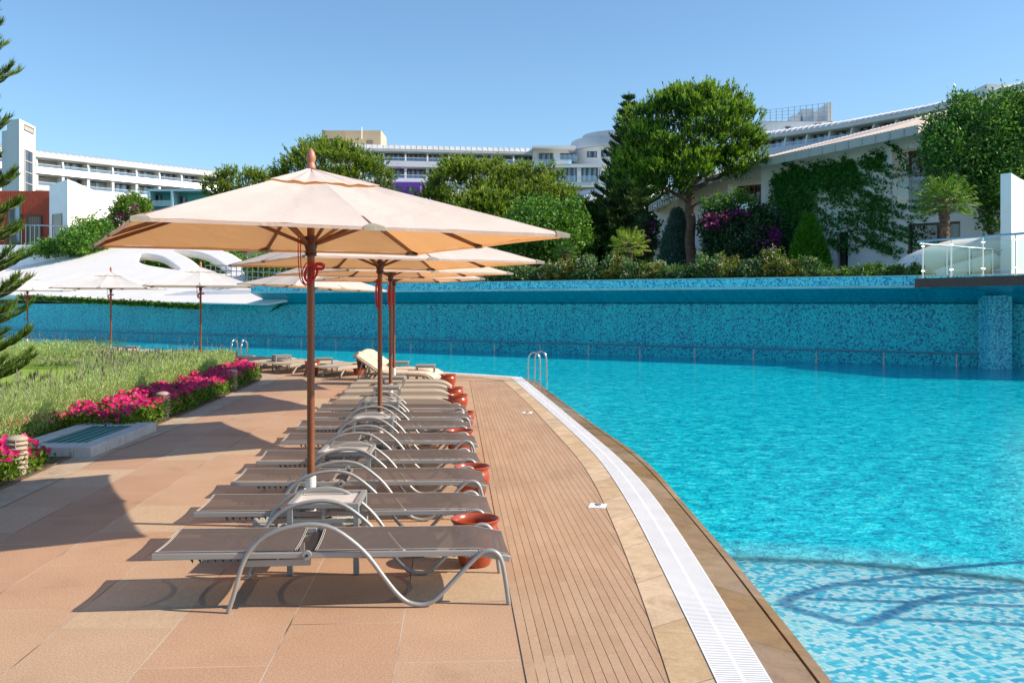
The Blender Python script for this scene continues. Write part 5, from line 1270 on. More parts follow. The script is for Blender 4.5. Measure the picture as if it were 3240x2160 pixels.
hbox('wall', 1030, 413, 1205, 500, 180, 8, 'tan', ph); b = MB(); a = dp(1018, 411, 182); c = dp(1030, 413, 180); b.quad((a.x, a.y, 24), (c.x, c.y, 24), (c.x, c.y, c.z), (a.x, a.y, a.z)); b.build('side_wall', 'tan', ph, smooth=False)
flatwin(ph, 1042, 440, 1060, 458, 179.9, 'darkwin', mull=1); flatwin(ph, 1161, 446, 1178, 454, 179.9, 'hotelin', mull=1)
b = MB()
for px in (1088, 1095): b.bar(dp(px, 412, 179.6), dp(px, 458, 179.6), .08, .08, up=(0, 1, 0))
for py in range(414, 458, 5): b.bar(dp(1088, py, 179.6), dp(1095, py, 179.6), .06, .06)
b.build('ladder', 'tan', ph, smooth=False); b = MB(); b.tube([dp(1144, 440, 179.5), dp(1144, 403, 179.5)], .12, 6); b.build('vent_pipe', 'hotel', ph)
ph = thing('penthouse', 'white plant room with wire screen on the right hotel roof', 'roof building')
hbox('wall', 2415, 384, 2664, 440, 164, 10, 'hotel', ph); hbox('end_wall', 2620, 325, 2634, 386, 164, 8, 'hotel', ph); hbox('cabinet', 2540, 345, 2575, 386, 167, 3, 'panel', ph); hbox('cabinet', 2508, 364, 2534, 386, 167, 3, 'panel', ph)
flatwin(ph, 2486, 402, 2502, 410, 163.9, 'darkwin', mull=1); flatwin(ph, 2580, 393, 2598, 400, 163.9, 'hotelin', mull=1)
b = MB()
for px in range(2418, 2632, 19): b.bar(dp(px, 384, 163.8), dp(px, 350 - (px - 2418) * .125, 163.8), .09, .09, up=(0, 1, 0))
for k in range(5): b.bar(dp(2418, 384 - k * 8.5, 163.8), dp(2628, 384 - k * 14.8, 163.8), .05, .05)
b.build('wire_screen', 'steel', ph, smooth=False)
o = hbox('roof_box', 3122, 266, 3330, 310, 130, 6, 'hotel', None); tag(o, 'white plain box on the hotel roof at the top right corner', 'roof building')
bl = thing('hotel_block', 'white hotel block with glass balconies and a round metal-roofed corner', 'hotel')
BY = 172.0
hbox('wall', 1686, 462, 1800, 575, BY + 3, 10, 'hotel', bl); hbox('roof_slab', 1684, 461, 1822, 468, BY, 6, 'hotel', bl)
b = MB(); cc = dp(1960, 480, BY + 10); b.lathe([(9.2, -16), (9.2, 0)], 48, (cc.x, cc.y, cc.z)); b.build('round_wall', 'hotel', bl)
b = MB(); b.lathe([(9.8, -.3), (9.8, .2), (9.2, 1.7), (7.4, 1.8), (7.1, 2.9), (5, 3.1), (0, 3.2)], 64, (cc.x, cc.y, cc.z)); b.build('round_roof', 'hroof', bl, angle=50)
for y0, y1, x0, x1 in ((519, 530, 1750, 1945), (575, 592, 1700, 1945)):
    hbox('balcony_slab', x0, y0, x1, y1, BY - 3.5, 7, 'hotel', bl)
for x0, x1, y0, y1 in ((1706, 1750, 486, 519), (1772, 1820, 486, 505), (1858, 1888, 480, 498), (1902, 1930, 478, 496), (1722, 1755, 534, 574), (1768, 1822, 532, 574), (1836, 1890, 532, 574), (1900, 1920, 542, 574)):
    flatwin(bl, x0, y0, x1, y1, BY - 2.6 if x0 > 1756 else BY + 2.9, 'hwin', mull=3)
for x0, x1, y0, y1 in ((1697, 1748, 504, 521), (1752, 1826, 490, 511), (1766, 1822, 556, 574), (1830, 1890, 556, 574), (1898, 1940, 552, 570)):
    a, c = dp(x0, y0, BY - 3.6), dp(x1, y1, BY - 3.6); b = MB(); b.quad((a.x, a.y, c.z), (c.x, c.y, c.z), (c.x, c.y, a.z), (a.x, a.y, a.z)); b.build('balcony_glass', 'railglass', bl, smooth=False)
for px, w_ in ((1826, 13), (1893, 9)): hbox('pillar', px, 530, px + w_, 575, BY - 3.4, 1.0, 'hotel', bl)
for px in (1822, 1885): hbox('column', px, 592, px + 14, 665, BY - 1, .9, 'hotel', bl)
hbox('base_wall', 1700, 606, 1950, 700, BY + 8, 4, 'hotel', bl)
b = MB(); cc = dp(1930, 680, 120); b.lathe([(8.5, -6), (8.3, .0), (7, 1.6), (4, 2.3), (3.8, 2.9), (0, 3.2)], 48, (cc.x, cc.y, cc.z)); o = b.build('domed_pavilion', 'hroof', angle=50); tag(o, 'low pavilion with pale metal dome roof below the hotel block', 'pavilion')
pb = thing('purple_annex', 'purple painted storey under the central hotel wing', 'hotel')
hbox('wall', 1180, 577, 1330, 640, 171.5, 3, 'purple', pb); flatwin(pb, 1252, 591, 1272, 606, 171.4, 'darkwin', mull=1); flatwin(pb, 1288, 591, 1306, 606, 171.4, 'hwin', mull=1)
tq = thing('turquoise_annex', 'turquoise framed balcony storey under the left hotel wing', 'hotel')
hbox('frame', 466, 598, 655, 605, 172, 4, 'turqlit', tq); hbox('frame', 466, 605, 474, 700, 172, 4, 'turqlit', tq); hbox('frame', 540, 605, 547, 700, 172, 4, 'turqlit', tq); hbox('wall', 474, 605, 655, 700, 175, 1, 'turq', tq)
flatwin(tq, 480, 618, 512, 645, 174.9, 'hwin', mull=3); flatwin(tq, 553, 622, 590, 645, 174.9, 'hwin', mull=3)
a, c = dp(474, 634, 171.9), dp(540, 652, 171.9); b = MB(); b.quad((a.x, a.y, c.z), (c.x, c.y, c.z), (c.x, c.y, a.z), (a.x, a.y, a.z)); b.build('balcony_glass', 'railglass', tq, smooth=False)
tw = thing('stair_tower', 'tall white stair tower with dark glass strip at the left edge', 'tower')
b = MB(); a, c, l = dp(61, 376, 118), dp(112, 384, 123.5), dp(22, 372, 119)
pts = [(a.x, a.y), (c.x, c.y), (c.x - 6, c.y + 3), (l.x - 1, l.y + 5), (l.x, l.y)]
for i in range(5): p, q = pts[i], pts[(i + 1) % 5]; b.quad((p[0], p[1], 4), (q[0], q[1], 4), (q[0], q[1], a.z), (p[0], p[1], a.z))
b.poly([(x, y, a.z) for x, y in pts]); b.build('wall', 'hotel', tw, smooth=False)
fd = Vector((c.x - a.x, c.y - a.y, 0)); fl_ = fd.length; fd.normalize(); fnn = Vector((fd.y, -fd.x, 0)) * .06
def tface(u, z, o_): return Vector((a.x, a.y, 0)) + fd * fl_ * u + fnn * o_ + Vector((0, 0, z))
for u0, u1, z0, z1, mt in ((.30, .76, 15.6, dp(88, 474, 120).z, 'darkwin'), (.26, .86, dp(90, 411, 120).z, dp(90, 395, 120).z, 'hotelin')):
    b = MB()
    for z in np.linspace(z0, z1, 5 if mt == 'darkwin' else 2): b.bar(tface(u0, z, 1.2), tface(u1, z, 1.2), .14, .14)
    for u in (u0, u1): b.bar(tface(u, z0, 1.2), tface(u, z1, 1.2), .14, .14, up=(0, 1, 0))
    o = b.build('window', 'hotelin', tw, smooth=False); b = MB(); b.quad(tface(u0, z0, 1), tface(u1, z0, 1), tface(u1, z1, 1), tface(u0, z1, 1)); b.build('pane', mt, o, smooth=False)

# ------------------------------------------------------------------ vegetation
def tree(name, label, groups, trunk=None, cat='tree', group=None, bark='bark2', crown='crown'):
    t = thing(name, label, cat, group=group)
    leafobj(crown, groups, t)
    if trunk is not None: trunk.build('trunk', bark, t, angle=70)
    return t
def ell(px, py, Y, rx, ry, deep=None):      # ellipsoid given by photo centre and half extents in photo pixels
    c = dp(px, py, Y); s = Y / F; return (tuple(c), (rx * s, (deep if deep else rx) * s, ry * s))
# tall stone pine
Y = 37.0; E_ = [ell(2180, 445, Y, 208, 118), ell(2050, 510, Y - .6, 100, 98), ell(2305, 460, Y + .3, 105, 105), ell(2190, 380, Y, 150, 80), ell(2255, 375, Y + .8, 125, 75), ell(2090, 420, Y + 1.5, 130, 105), ell(2020, 580, Y - .3, 80, 58), ell(2320, 530, Y, 88, 50), ell(2150, 545, Y - 1.4, 100, 50), ell(2085, 600, Y - .6, 75, 40)]
g = tufts(E_, 6000, 17, .42, .042, .62, 1.0, cl=22, cr=.46); gi = clumped(E_, 420, 14, .3, .17, .05, up=.5, lo=.3, hi=.7)
b = MB(); base = dp(2188, 850, Y); base.z = 2.6; fk = dp(2184, 590, Y)
limbs(b, base, fk, .22, .16, 14, .04, 3)
for k, (px, py, dy) in enumerate(((2050, 470, -.5), (2140, 420, .4), (2220, 400, -.3), (2310, 430, .5), (2260, 540, -1), (2350, 520, .8), (2170, 480, -1.2), (2020, 400, 1))): limbs(b, fk + Vector((0, 0, random.uniform(-.2, .3))), dp(px, py, Y + dy), .11, .03, 8, .2, k)
limbs(b, dp(2186, 640, Y), dp(2090, 590, Y - .8), .08, .05, 8, .1, 21); limbs(b, dp(2186, 655, Y), dp(2215, 640, Y - .4), .06, .035, 8, .05, 22)
tree('stone_pine', 'tall stone pine with round bright crown and reddish trunk before the villas', g + [(gi, 'pine')], b, bark='bark')
# rounded pines farther back
def umbrella_pine(label, els, Y, n, tr, mt='pine2', sz=.6, seed=1):
    b = MB(); (px, py0, py1) = tr; limbs(b, dp(px, py0, Y), dp(px, py1, Y), .3, .2, 10, .08, seed)
    for k in range(5): limbs(b, dp(px, py1, Y), dp(px + (k - 2) * 60, py1 - 60 - 10 * (k % 2), Y), .13, .05, 6, .2, seed + k)
    tree('umbrella_pine', label, tufts(els, n, 14, sz, .075, .66, 1.0, upb=.7, cl=15, cr=.75, mts=(mt, 'pine2tip')), b, group='rounded umbrella pines below the hotel')
umbrella_pine('broad umbrella pine with flat round crown left of the hotel block', [ell(1500, 605, 72, 150, 75), ell(1420, 640, 72, 90, 50), ell(1560, 585, 74, 110, 65), ell(1470, 580, 72, 90, 55)], 72, 3000, (1545, 860, 680))
umbrella_pine('umbrella pine with drooping right side beside the domed pavilion', [ell(1680, 620, 70, 115, 85), ell(1740, 650, 69, 70, 75), ell(1630, 600, 71, 85, 65)], 70, 2400, (1690, 860, 660), seed=9)
umbrella_pine('bright young pine just above the parasol edge', [ell(1560, 690, 66, 90, 75), ell(1500, 680, 66, 70, 45)], 66, 1500, (1560, 870, 720), 'pine', seed=14)
umbrella_pine('large pine behind the parasol finial, below the tan penthouse', [ell(1050, 560, 80, 160, 90), ell(1130, 590, 80, 110, 85), ell(960, 570, 80, 80, 65), ell(1020, 510, 80, 90, 55)], 80, 3400, (1060, 860, 640), sz=.75, seed=19)
umbrella_pine('small pine crown peeking over the parasol left of its finial', [ell(770, 600, 85, 95, 50), ell(840, 600, 85, 60, 45), ell(700, 610, 85, 45, 35)], 85, 1500, (770, 860, 640), sz=.75, seed=24)
# araucarias
def araucaria(label, px, ytop, ybase, Y, halfw, mt, name='araucaria', n=16, right_only=False, needle=.16, wid=.03, per=26, group=None, zbase=None):
    t = thing(name, label, 'tree', group=group); top, bot = dp(px, ytop, Y), dp(px, ybase, Y)
    if zbase is not None: bot.z = zbase
    b = MB(); b.tube([bot, bot.lerp(top, .5), top], [.16, .1, .02], 10)
    H = top.z - bot.z; Pl, Dl = [], []; br = b
    for i in range(n):
        f = (i + .3) / n; z = bot.z + H * (.03 + .95 * f); L = halfw * (1 - f) ** 1.0 * random.uniform(.85, 1.1) + .14
        for k in range(7):
            a = k * 2 * PI / 7 + i * .6 + random.uniform(-.2, .2)
            d = Vector((math.cos(a), math.sin(a), 0)); rise = .12 + .5 * f; pts = []
            for q in range(7):
                s = q / 6; pts.append(Vector((bot.x, bot.y, z)) + d * L * s + Vector((0, 0, L * (rise * s - .18 * math.sin(PI * s)))))
            br.tube(pts, [.025, .022, .02, .017, .014, .01, .006], 5)
            m_ = max(5, int(per * L * 2.2)); s = RNG.uniform(.15, 1.0, m_)
            pa = np.array([tuple(x) for x in pts]); ii = np.clip((s * 6).astype(int), 0, 5); uu = (s * 6 - ii)[:, None]
            C = pa[ii] * (1 - uu) + pa[ii + 1] * uu; side = np.array([-d.y, d.x, 0.0]); sd = RNG.choice([-1, 1], m_)[:, None]
            tl = .42 * L * (1 - .45 * s)[:, None] * RNG.uniform(.5, 1, (m_, 1)); tw_ = unit(side * sd + np.array([d.x, d.y, 0]) * .8 + np.array([0, 0, .35]))
            for rep in range(4):
                v = (rep + RNG.uniform(0, 1, (m_, 1))) / 4; Pl.append(C + tw_ * tl * v + np.array([0, 0, .25]) * (tl * v) ** 2); Dl.append(tw_ * .6 + np.array([0, 0, .75]) + rdir(m_) * .55)
    P = np.concatenate(Pl); D = np.concatenate(Dl)
    br.build('trunk', 'bark2', t); leafobj('crown', [(leaves(P, D, needle * RNG.uniform(.7, 1.3, len(P)), wid), mt)], t); return t
araucaria('dark araucaria with feathery tip behind the left side of the tall pine', 1990, 288, 870, 46, 2.3, 'arau', n=20, needle=.26, wid=.05, per=26)
araucaria('thin araucaria spire showing beside the taller one', 1982, 312, 800, 50, 1.5, 'arau', n=19, needle=.22, wid=.045, per=15)
# near araucaria at the left frame edge
def near_araucaria():
    t = thing('araucaria', 'araucaria at the left frame edge with drooping plumes of long needles', 'tree'); bx, by = -8.55, 14.0
    b = MB(); b.tube([(bx, by, 0), (bx, by, 4), (bx, by, 9.5)], [.16, .11, .02], 12)
    br = b; Pl, Dl = [], []
    for i in range(22):
        z = .25 + i * .40; f = z / 9.5; L = 1.15 * (1 - f) ** .6 + .25
        for k in range(7):
            a = k * 2 * PI / 7 + i * .7 + random.uniform(-.15, .15); l = L * random.uniform(.75, 1.08); d = Vector((math.cos(a), math.sin(a), 0))
            pts = [Vector((bx, by, z)) + d * l * s + Vector((0, 0, l * (-.16 * math.sin(PI * s * .8) + .34 * s * s))) for s in np.linspace(0, 1, 9)]
            br.tube(pts, [.02, .019, .017, .016, .014, .012, .010, .008, .006], 6); pa = np.array([tuple(x) for x in pts])
            twigs = [(pa[3:], 1.0)]
            sd = Vector((-d.y, d.x, 0))
            for s in (.4, .52, .64, .76, .88):
                for sg in (-1, 1):
                    q = pts[int(s * 8)]; tl = .36 * l * random.uniform(.7, 1.15) * (1.15 - .5 * s); dd = (sd * sg * .8 + d * .75).normalized()
                    tp = [q + dd * tl * v + Vector((0, 0, tl * (.45 * v * v - .1 * v))) for v in np.linspace(0, 1, 6)]; br.tube(tp, .005, 4); twigs.append((np.array([tuple(x) for x in tp]), .8))
            for tw_, sc in twigs:
                n_ = len(tw_) - 1; tlen = np.linalg.norm(tw_[-1] - tw_[0]); m_ = int(250 * tlen) + 26; s = RNG.uniform(.15, 1, m_) ** .8 * n_; ii = np.clip(s.astype(int), 0, n_ - 1); u_ = (s - ii)[:, None]
                C = tw_[ii] * (1 - u_) + tw_[ii + 1] * u_; ax_ = unit(tw_[ii + 1] - tw_[ii]); Pl.append(C); Dl.append(ax_ * 1.0 + np.array([0, 0, .8]) + rdir(m_) * .65)
    P = np.concatenate(Pl); D = np.concatenate(Dl); br.build('trunk', 'bark2', t); leafobj('crown', [(leaves(P, D, (.145 * RNG.uniform(.6, 1.3, len(P))), .0105), 'arau2')], t)
near_araucaria()
# broadleaf trees and bushes
def bushy(name, label, els, nc, per, spread, L, W, mt, cat='bush', group=None, trunk=None, extra=None, crown='crown', lo=.6):
    g = [(clumped(els, nc, per, spread, L, W, lo=lo), mt)]
    if extra: g += extra
    t = thing(name, label, cat, group=group); leafobj(crown, g, t)
    if trunk:
        b = MB()
        for k, (a, c, r) in enumerate(trunk): limbs(b, a, c, r, r * .4, 8, .15, k + len(label))
        b.build('trunk', 'bark2', t, angle=70)
    return t
Y = 44
bushy('broadleaf_tree', 'wide broadleaf tree with bare lower branches right of the big parasol', [ell(1740, 740, Y, 140, 80), ell(1700, 690, Y + 1, 90, 60), ell(1660, 770, Y, 100, 70), ell(1790, 690, Y, 70, 60), ell(1800, 780, Y + 1, 80, 70)], 1500, 16, .28, .16, .10, 'broad', 'tree', trunk=[(dp(1700, 880, Y), dp(1690, 800, Y), .1), (dp(1700, 860, Y), dp(1640, 760, Y), .07), (dp(1700, 850, Y), dp(1740, 740, Y), .07), (dp(1690, 830, Y), dp(1620, 800, Y), .05), (dp(1705, 840, Y), dp(1780, 770, Y), .06)])
bushy('broadleaf_tree', 'yellow green tree leaning between the broadleaf tree and the araucaria', [ell(1850, 740, 47, 55, 90), ell(1830, 680, 47, 45, 50), ell(1875, 700, 48, 40, 60)], 800, 15, .3, .2, .075, 'broadlt', 'tree', trunk=[(dp(1850, 870, 47), dp(1850, 720, 47), .1)])
bushy('dark_bush', 'dark evergreen bush in deep shade behind the small palm', [ell(1930, 800, 47, 90, 80), ell(2010, 790, 46.5, 80, 70)], 700, 14, .3, .2, .1, 'bough', trunk=[(dp(1950, 880, 46), dp(1950, 790, 46), .08)])
bushy('magenta_bush', 'bush with a few magenta flowers left of the beige villa', [ell(2050, 720, 42, 30, 50), ell(2030, 770, 42, 45, 45)], 300, 12, .22, .15, .09, 'bough', extra=[(clumped([ell(2050, 712, 41.4, 22, 25), ell(2035, 770, 41, 30, 30)], 26, 7, .12, .1, .09, lo=.8), 'magenta')])
Y = 36.6
bushy('bougainvillea', 'big dark bougainvillea with purple blossom in front of the beige villa', [ell(2340, 760, Y, 110, 90), ell(2290, 720, Y, 75, 70), ell(2400, 740, Y + .2, 80, 90), ell(2440, 800, Y, 70, 60), ell(2300, 800, Y - .3, 70, 60)], 1700, 15, .2, .12, .075, 'bough', trunk=[(dp(2340, 850, Y), dp(2330, 760, Y), .07), (dp(2325, 810, Y - 1), dp(2350, 775, Y - 1.2), .03)],
      extra=[(clumped([ell(2265, 700, Y - .9, 38, 25), ell(2330, 690, Y - .6, 45, 22), ell(2420, 760, Y - .9, 50, 40)], 120, 8, .13, .10, .085, lo=.75), 'magenta'),
             (clumped([ell(2230 + 18 * k, 640 - 5 * k + (k % 3) * 18, Y - .2, 26, 14) for k in range(9)], 150, 10, .14, .11, .07, lo=.3), 'broad')])
def cypress(label, px, ytop, ybase, hw, Y, mt, n=2600, base_w=.6):
    top, bot = dp(px, ytop, Y), dp(px, ybase, Y); n2 = n; f = RNG.uniform(0, 1, n2) ** 1.2; rad = hw * Y / F * np.sin(np.clip((1 - f) * 1.25 + .08, 0, 1.5)) ** .9 * RNG.uniform(.65, 1.05, n2)
    a = RNG.uniform(0, 2 * PI, n2); C = np.c_[bot.x + rad * np.cos(a), bot.y + rad * np.sin(a), bot.z + (top.z - bot.z) * f]
    idx = np.repeat(np.arange(n2), 9); P = C[idx] + RNG.normal(size=(len(idx), 3)) * .045
    D = np.c_[np.cos(a), np.sin(a), np.full(n2, 1.6)][idx] * .6 + rdir(len(idx)) * .5
    t = thing('cypress', label, 'tree'); leafobj('crown', [(leaves(P, D, .15 * RNG.uniform(.6, 1.3, len(P)), .035), mt)], t)
    b = MB(); b.tube([bot, bot.lerp(top, .8)], [.07, .02], 8); b.build('trunk', 'bark2', t)
cypress('bright green conical cypress against the ivy covered wall', 2560, 688, 880, 68, 35, 'cypress', 2800)
cypress('blue green cypress left of the tall pine trunk', 2142, 668, 870, 62, 38.5, 'bluecyp', 2400)
bushy('laurel_tree', 'big dark laurel tree hiding the right part of the ivy villa', [ell(3040, 500, 31, 110, 130), ell(3120, 430, 31, 120, 130), ell(3210, 500, 31, 110, 160), ell(3060, 390, 31, 70, 60), ell(3165, 590, 30.5, 85, 75), ell(2990, 470, 30.5, 70, 60), ell(3230, 380, 31, 70, 80), ell(3040, 330, 31.5, 28, 38), ell(3080, 335, 31.5, 18, 26), ell(3180, 325, 31.5, 22, 34), ell(3225, 320, 31, 22, 40), ell(2965, 400, 31, 40, 40), ell(3150, 680, 30.6, 40, 50)], 2600, 15, .24, .15, .062, 'laurel', 'tree',
      trunk=[(dp(3135, 880, 31), dp(3130, 560, 31), .13), (dp(3132, 620, 31), dp(3020, 470, 31), .07), (dp(3132, 600, 31), dp(3210, 440, 31), .07), (dp(3060, 440, 31), dp(3050, 310, 31.3), .03)])
# palms
def palm(label, px, ycrown, ybase, Y, fl, nf, trunk_r, mt='palm', name='fan_palm', hang=.5):
    t = thing(name, label, 'palm'); c, bot = dp(px, ycrown, Y), dp(px, ybase, Y); bot.z = min(bot.z, 2.6) if Y > 30 else bot.z
    b = MB(); k = 26; b.tube([bot.lerp(c, i / (k - 1)) for i in range(k)], [trunk_r * (.85 + .3 * (i / k)) * (1.12 if i % 2 else .92) for i in range(k)], 12); q = MB(); rn = random.Random(px); P, D, L = [], [], []; br = b
    for i in range(70): a = rn.uniform(0, 2 * PI); f = rn.random(); p = bot.lerp(c, .25 + .72 * f); d = Vector((math.cos(a), math.sin(a), rn.uniform(.2, 1))); br.bar(p + d * trunk_r * .8, p + d * trunk_r * 1.7, .03, .01)
    br.build('trunk', 'palmbark', t, smooth=False)
    st = MB()
    for i in range(nf):
        a = i * 2.399; e = 1.25 - 1.75 * (i / nf) ** .9; d = Vector((math.cos(a) * math.cos(e), math.sin(a) * math.cos(e), math.sin(e))); pe = fl * rn.uniform(.5, .62); h = c + d * pe + Vector((0, 0, -.05 * pe))
        st.tube([c, c.lerp(h, .5) + Vector((0, 0, .03)), h], .012, 5); side = d.cross(Vector((0, 0, 1))).normalized(); upv = side.cross(d)
        for j in range(26):
            g_ = (j / 25 - .5) * 3.9; dd = d * math.cos(g_) + side * math.sin(g_) + upv * (.10 * math.cos(g_)); l = fl * .55 * (1 - .22 * abs(g_) / 2)
            P.append(tuple(h)); D.append(tuple(dd + Vector((0, 0, -.1 - hang * .25 * rn.random())))); L.append(l * rn.uniform(.85, 1.1))
            P.append(tuple(h + dd * l * .85)); D.append(tuple(dd + Vector((0, 0, -.5 - hang)))); L.append(l * .3)
    st.build('leaf_stalks', 'palmbark', t); leafobj('crown', [(leaves(np.array(P), np.array(D), np.array(L), .032 * fl), mt)], t)
palm('fan palm with shaggy trunk in front of the large dark window', 2988, 640, 850, 29.5, .92, 36, .14)
palm('small bright fan palm left of the blue cypress', 1992, 778, 850, 34.2, .72, 26, .11, 'palmlit')
palm('dark shaded fan palm under the broadleaf tree', 1788, 800, 870, 40, .62, 20, .1, 'broad')
# shrub row along the top of the mosaic wall
SHR = []
kinds = [('shrubgrn', 'abelia'), ('shrubrust', 'nandina')]
rn = random.Random(4); px = 1548
sh_lab = {0: 'dark green abelia shrub with tiny white flowers', 1: 'rusty orange leaved nandina shrub'}
pos_words = ['under the parasol tip', 'below the broadleaf tree', 'beside the bare branches', 'left of the dark palm', 'below the dark palm', 'left of the small palm', 'at the small palm trunk', 'right of the small palm', 'below the blue cypress', 'left of the pine trunk', 'at the pine trunk foot', 'by the narrow villa door', 'below the bougainvillea', 'right of the bougainvillea stem', 'left of the bright cypress', 'before the bright cypress', 'right of the bright cypress', 'by the ivy villa doorway', 'under the hanging ivy', 'below the blank white wall', 'left of the big window', 'at the big window foot', 'beside the terrace railing']
xs = [1575, 1640, 1700, 1752, 1800, 1850, 1905, 1950, 2010, 2065, 2120, 2175, 2240, 2310, 2380, 2440, 2505, 2570, 2635, 2700, 2765, 2830, 2895]
hs = [60, 55, 50, 60, 75, 62, 60, 75, 55, 58, 48, 45, 70, 62, 70, 80, 62, 50, 40, 42, 62, 52, 48]
kd = [0, 0, 0, 1, 1, 0, 0, 1, 0, 1, 0, 0, 0, 1, 0, 1, 1, 0, 0, 0, 0, 0, 0]
for i, (x, h, k) in enumerate(zip(xs, hs, kd)):
    q = Vector(((x - CX) / F, 1, 0)); s = (W0 + WN * .55).dot(WN) / q.dot(WN); Yq = s; ybot = HOR - (2.5 - HC) * F / Yq
    sc = .62 if i >= 18 else 1.0; e = [ell(x, ybot - h * .42, Yq + .5, 40 * sc, h * .55), ell(x + rn.uniform(-14, 14), ybot - h * .7, Yq + .6, 24 * sc, h * .35), ell(x - 22, ybot - h * .25, Yq + .3, 24, h * .28), ell(x + 24, ybot - h * .25, Yq + .3, 24, h * .28)]
    h *= rn.uniform(.65, 1.0) if i < 18 else .55; e = [((c_[0], c_[1], 2.5 + (c_[2] - 2.5) * (.85 if i < 18 else .6)), (r_[0], r_[1], r_[2] * (.8 if i < 18 else .55))) for c_, r_ in e]; e += [ell(x + rn.uniform(-34, 34), ybot - h * rn.uniform(.7, 1.15), Yq + rn.uniform(.2, .8), rn.uniform(5, 12), h * rn.uniform(.2, .35)) for _ in range(5)]
    mt = kinds[k][0]; ex = [(clumped(e, 40 if k == 0 else 22, 4, .06, .07, .055, lo=.85, hi=1.1), 'whitefl')] if i < 19 else None
    ex2 = [(clumped(e, 60, 9, .1, .10, .04, lo=.5), 'broad')] + (ex or [])
    bushy(kinds[k][1] + '_shrub', sh_lab[k] + ' ' + pos_words[i], e, int(230 * sc ** 2.4), 11, .12, .10, .042, mt, 'shrub', 'flowering shrubs on top of the mosaic wall', extra=ex2, lo=.45)
# greenery behind the shell and around the left villa
for i, (lb, els, mt) in enumerate((('green bush seen through the small oval opening', [ell(490, 830, 64.0, 85, 40)], 'broad'), ('green bush seen through the large oval opening', [ell(640, 815, 64.0, 90, 40), ell(700, 830, 65.0, 70, 40)], 'broad'), ('bush above the left end of the white shell', [ell(180, 790, 63.0, 55, 24), ell(120, 796, 63.0, 35, 16)], 'broad'), ('bush below the ivy of the left villa', [ell(250, 765, 62.0, 60, 40), ell(310, 745, 63.0, 50, 50)], 'broad'),
        ('green shrub with pink flowers beside the left villa wall', [ell(420, 660, 65.0, 55, 45), ell(385, 695, 65.0, 45, 40), ell(445, 700, 65.0, 45, 45)], 'broadlt'), ('dark shrub behind the parasols at the end of the band', [ell(880, 850, 46, 100, 40), ell(1000, 850, 46, 90, 40)], 'broad'))):
    ex = [(clumped([ell(375, 690, 64.2, 28, 30), ell(430, 670, 64.0, 20, 20)], 40, 8, .13, .13, .11, lo=.7), 'magenta')] if i == 4 else None
    bushy('garden_bush', lb, els, 600, 14, .26, .19, .11, mt, extra=ex)
# ivy
def ivy(label, starts, frame, mt, size, step=.09, dens_=2, extra=None):
    P, D = [], []
    for (u, v, du, dv, n_, curl) in starts:
        d = Vector((du, dv)).normalized(); p = Vector((u, v))
        for i in range(n_):
            p = p + d * step; d = (d + Vector((random.uniform(-.25, .25), random.uniform(-.25, .25) + curl)) * .3).normalized()
            for k in range(dens_):
                P.append(tuple(frame(p.x + random.gauss(0, size * .5), p.y + random.gauss(0, size * .5), -random.uniform(.02, .12))))
                D.append(tuple(VN * .5 + Vector((random.uniform(-.6, .6), random.uniform(-.3, .3), -.7 + random.uniform(-.4, .4)))))
    g = [(leaves(np.array(P), np.array(D), size * RNG.uniform(.7, 1.3, len(P)), size * .8), mt)]
    if extra: g += extra
    t = thing('ivy', label, 'ivy'); leafobj('foliage', g, t); return t
st = []
f = vfr(0)
for i in range(155):                  # sweeping strands on the villa wall
    px = random.uniform(2440, 2760); py = random.uniform(500, 760); lim = 470 + (2760 - px) * .12
    if py < lim: py = lim
    u, v = vray(px, py); st.append((u, v, 1.0, -.30 - .25 * random.random(), random.randint(6, 20), -.03))
for i in range(150):                  # dense strip under the eave and the left mass
    px = random.uniform(2440, 2790); py = 515 - (px - 2440) * .20 + random.uniform(0, 38) * (1 if px < 2800 else .6); u, v = vray(px, py + 18); st.append((u, v, .6, -1, random.randint(4, 14) if px < 2700 else random.randint(2, 6), -.1))
for i in range(150):
    px = random.uniform(2440, 2570); py = random.uniform(540, 760); u, v = vray(px, py); st.append((u, v, random.uniform(-.3, .6), -1, random.randint(6, 18), -.1))
for k in range(14):
    u, v = vray(2745 + random.uniform(-15, 10), 600 + k * 11); st.append((u, v, 1.0, -.55, random.randint(16, 30), .03))
for k in range(5):
    u, v = vray(2800 + k * 8, 445 + k * 4); st.append((u, v, .8, -.5, 14, -.35))
ivy('dark ivy sweeping across the white wall of the right villa', st, f, 'ivy', .105, .09, 3)
st = []
Bf = (C_ - B); Bf.z = 0; BL = Bf.length; Bd = Bf.normalized(); Bn = Vector((Bd.y, -Bd.x, 0)); Bn = Bn if Bn.y < 0 else -Bn
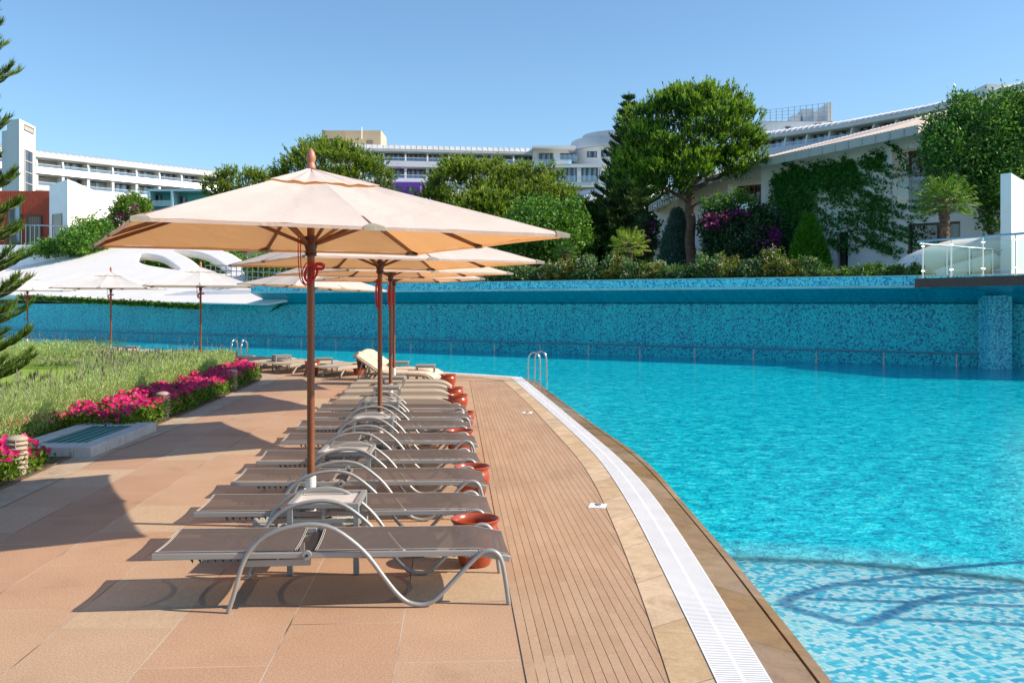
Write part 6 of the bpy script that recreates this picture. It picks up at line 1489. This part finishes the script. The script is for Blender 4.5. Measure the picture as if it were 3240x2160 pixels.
f2 = lambda u, v, w: Vector((B.x, B.y, 0)) + Bd * u + Bn * (-w) + Vector((0, 0, v))
for i in range(36): st.append((random.uniform(.0, 1.5) + .3 * (i % 3), random.uniform(4.5, 7.8), 1.0, -.12, random.randint(10, 38), .0))
for i in range(110): st.append((random.uniform(0, 5), random.uniform(3.2, 5.4), 1.0, .1, random.randint(5, 16), .0))
ivy('light green ivy strands on the sunlit wall of the left villa', st, f2, 'ivylit', .17, .12, 2)

# ------------------------------------------------------------------ light, sky, camera
w = bpy.data.worlds.new('World'); SC.world = w; w.use_nodes = True; nt = w.node_tree
bg = nt.nodes['Background']; sky = nt.nodes.new('ShaderNodeTexSky'); sky.sky_type = 'NISHITA'; sky.sun_disc = False
az = math.atan2(SUNH.x, SUNH.y)
sky.sun_elevation = ELEV; sky.sun_rotation = az; sky.air_density = 1.0; sky.dust_density = .6; sky.ozone_density = 1.6; sky.altitude = 0
tint = mixc(nt, 1.0, sky.outputs[0], (.78, .97, 1.09), 'MULTIPLY'); nt.links.new(tint, bg.inputs[0]); bg.inputs[1].default_value = .130
sd = bpy.data.lights.new('sun', 'SUN'); sd.energy = 5.0; sd.angle = R(.5); sd.color = (1.0, .885, .74)
so = bpy.data.objects.new('sun', sd); COL.objects.link(so)
dirv = SUNH * math.cos(ELEV) + Vector((0, 0, math.sin(ELEV))); so.rotation_euler = (-dirv).to_track_quat('-Z', 'Y').to_euler(); so.location = (20, -5, 30)
cd = bpy.data.cameras.new('camera'); cam = bpy.data.objects.new('camera', cd); COL.objects.link(cam)
cam.location = (0, 0, HC); cam.rotation_euler = (R(90), 0, 0); cd.sensor_width = 36; cd.lens = 36 * F / 3240; cd.shift_y = -(1080 - HOR) / 3240
cd.clip_start = .05; cd.clip_end = 6000; SC.camera = cam
SC.view_settings.view_transform = 'Standard'; SC.view_settings.look = 'None'; SC.view_settings.exposure = .44; SC.view_settings.gamma = 1
try: SC.cycles.max_bounces = 8; SC.cycles.transparent_max_bounces = 12; SC.cycles.use_denoising = True
except Exception: pass
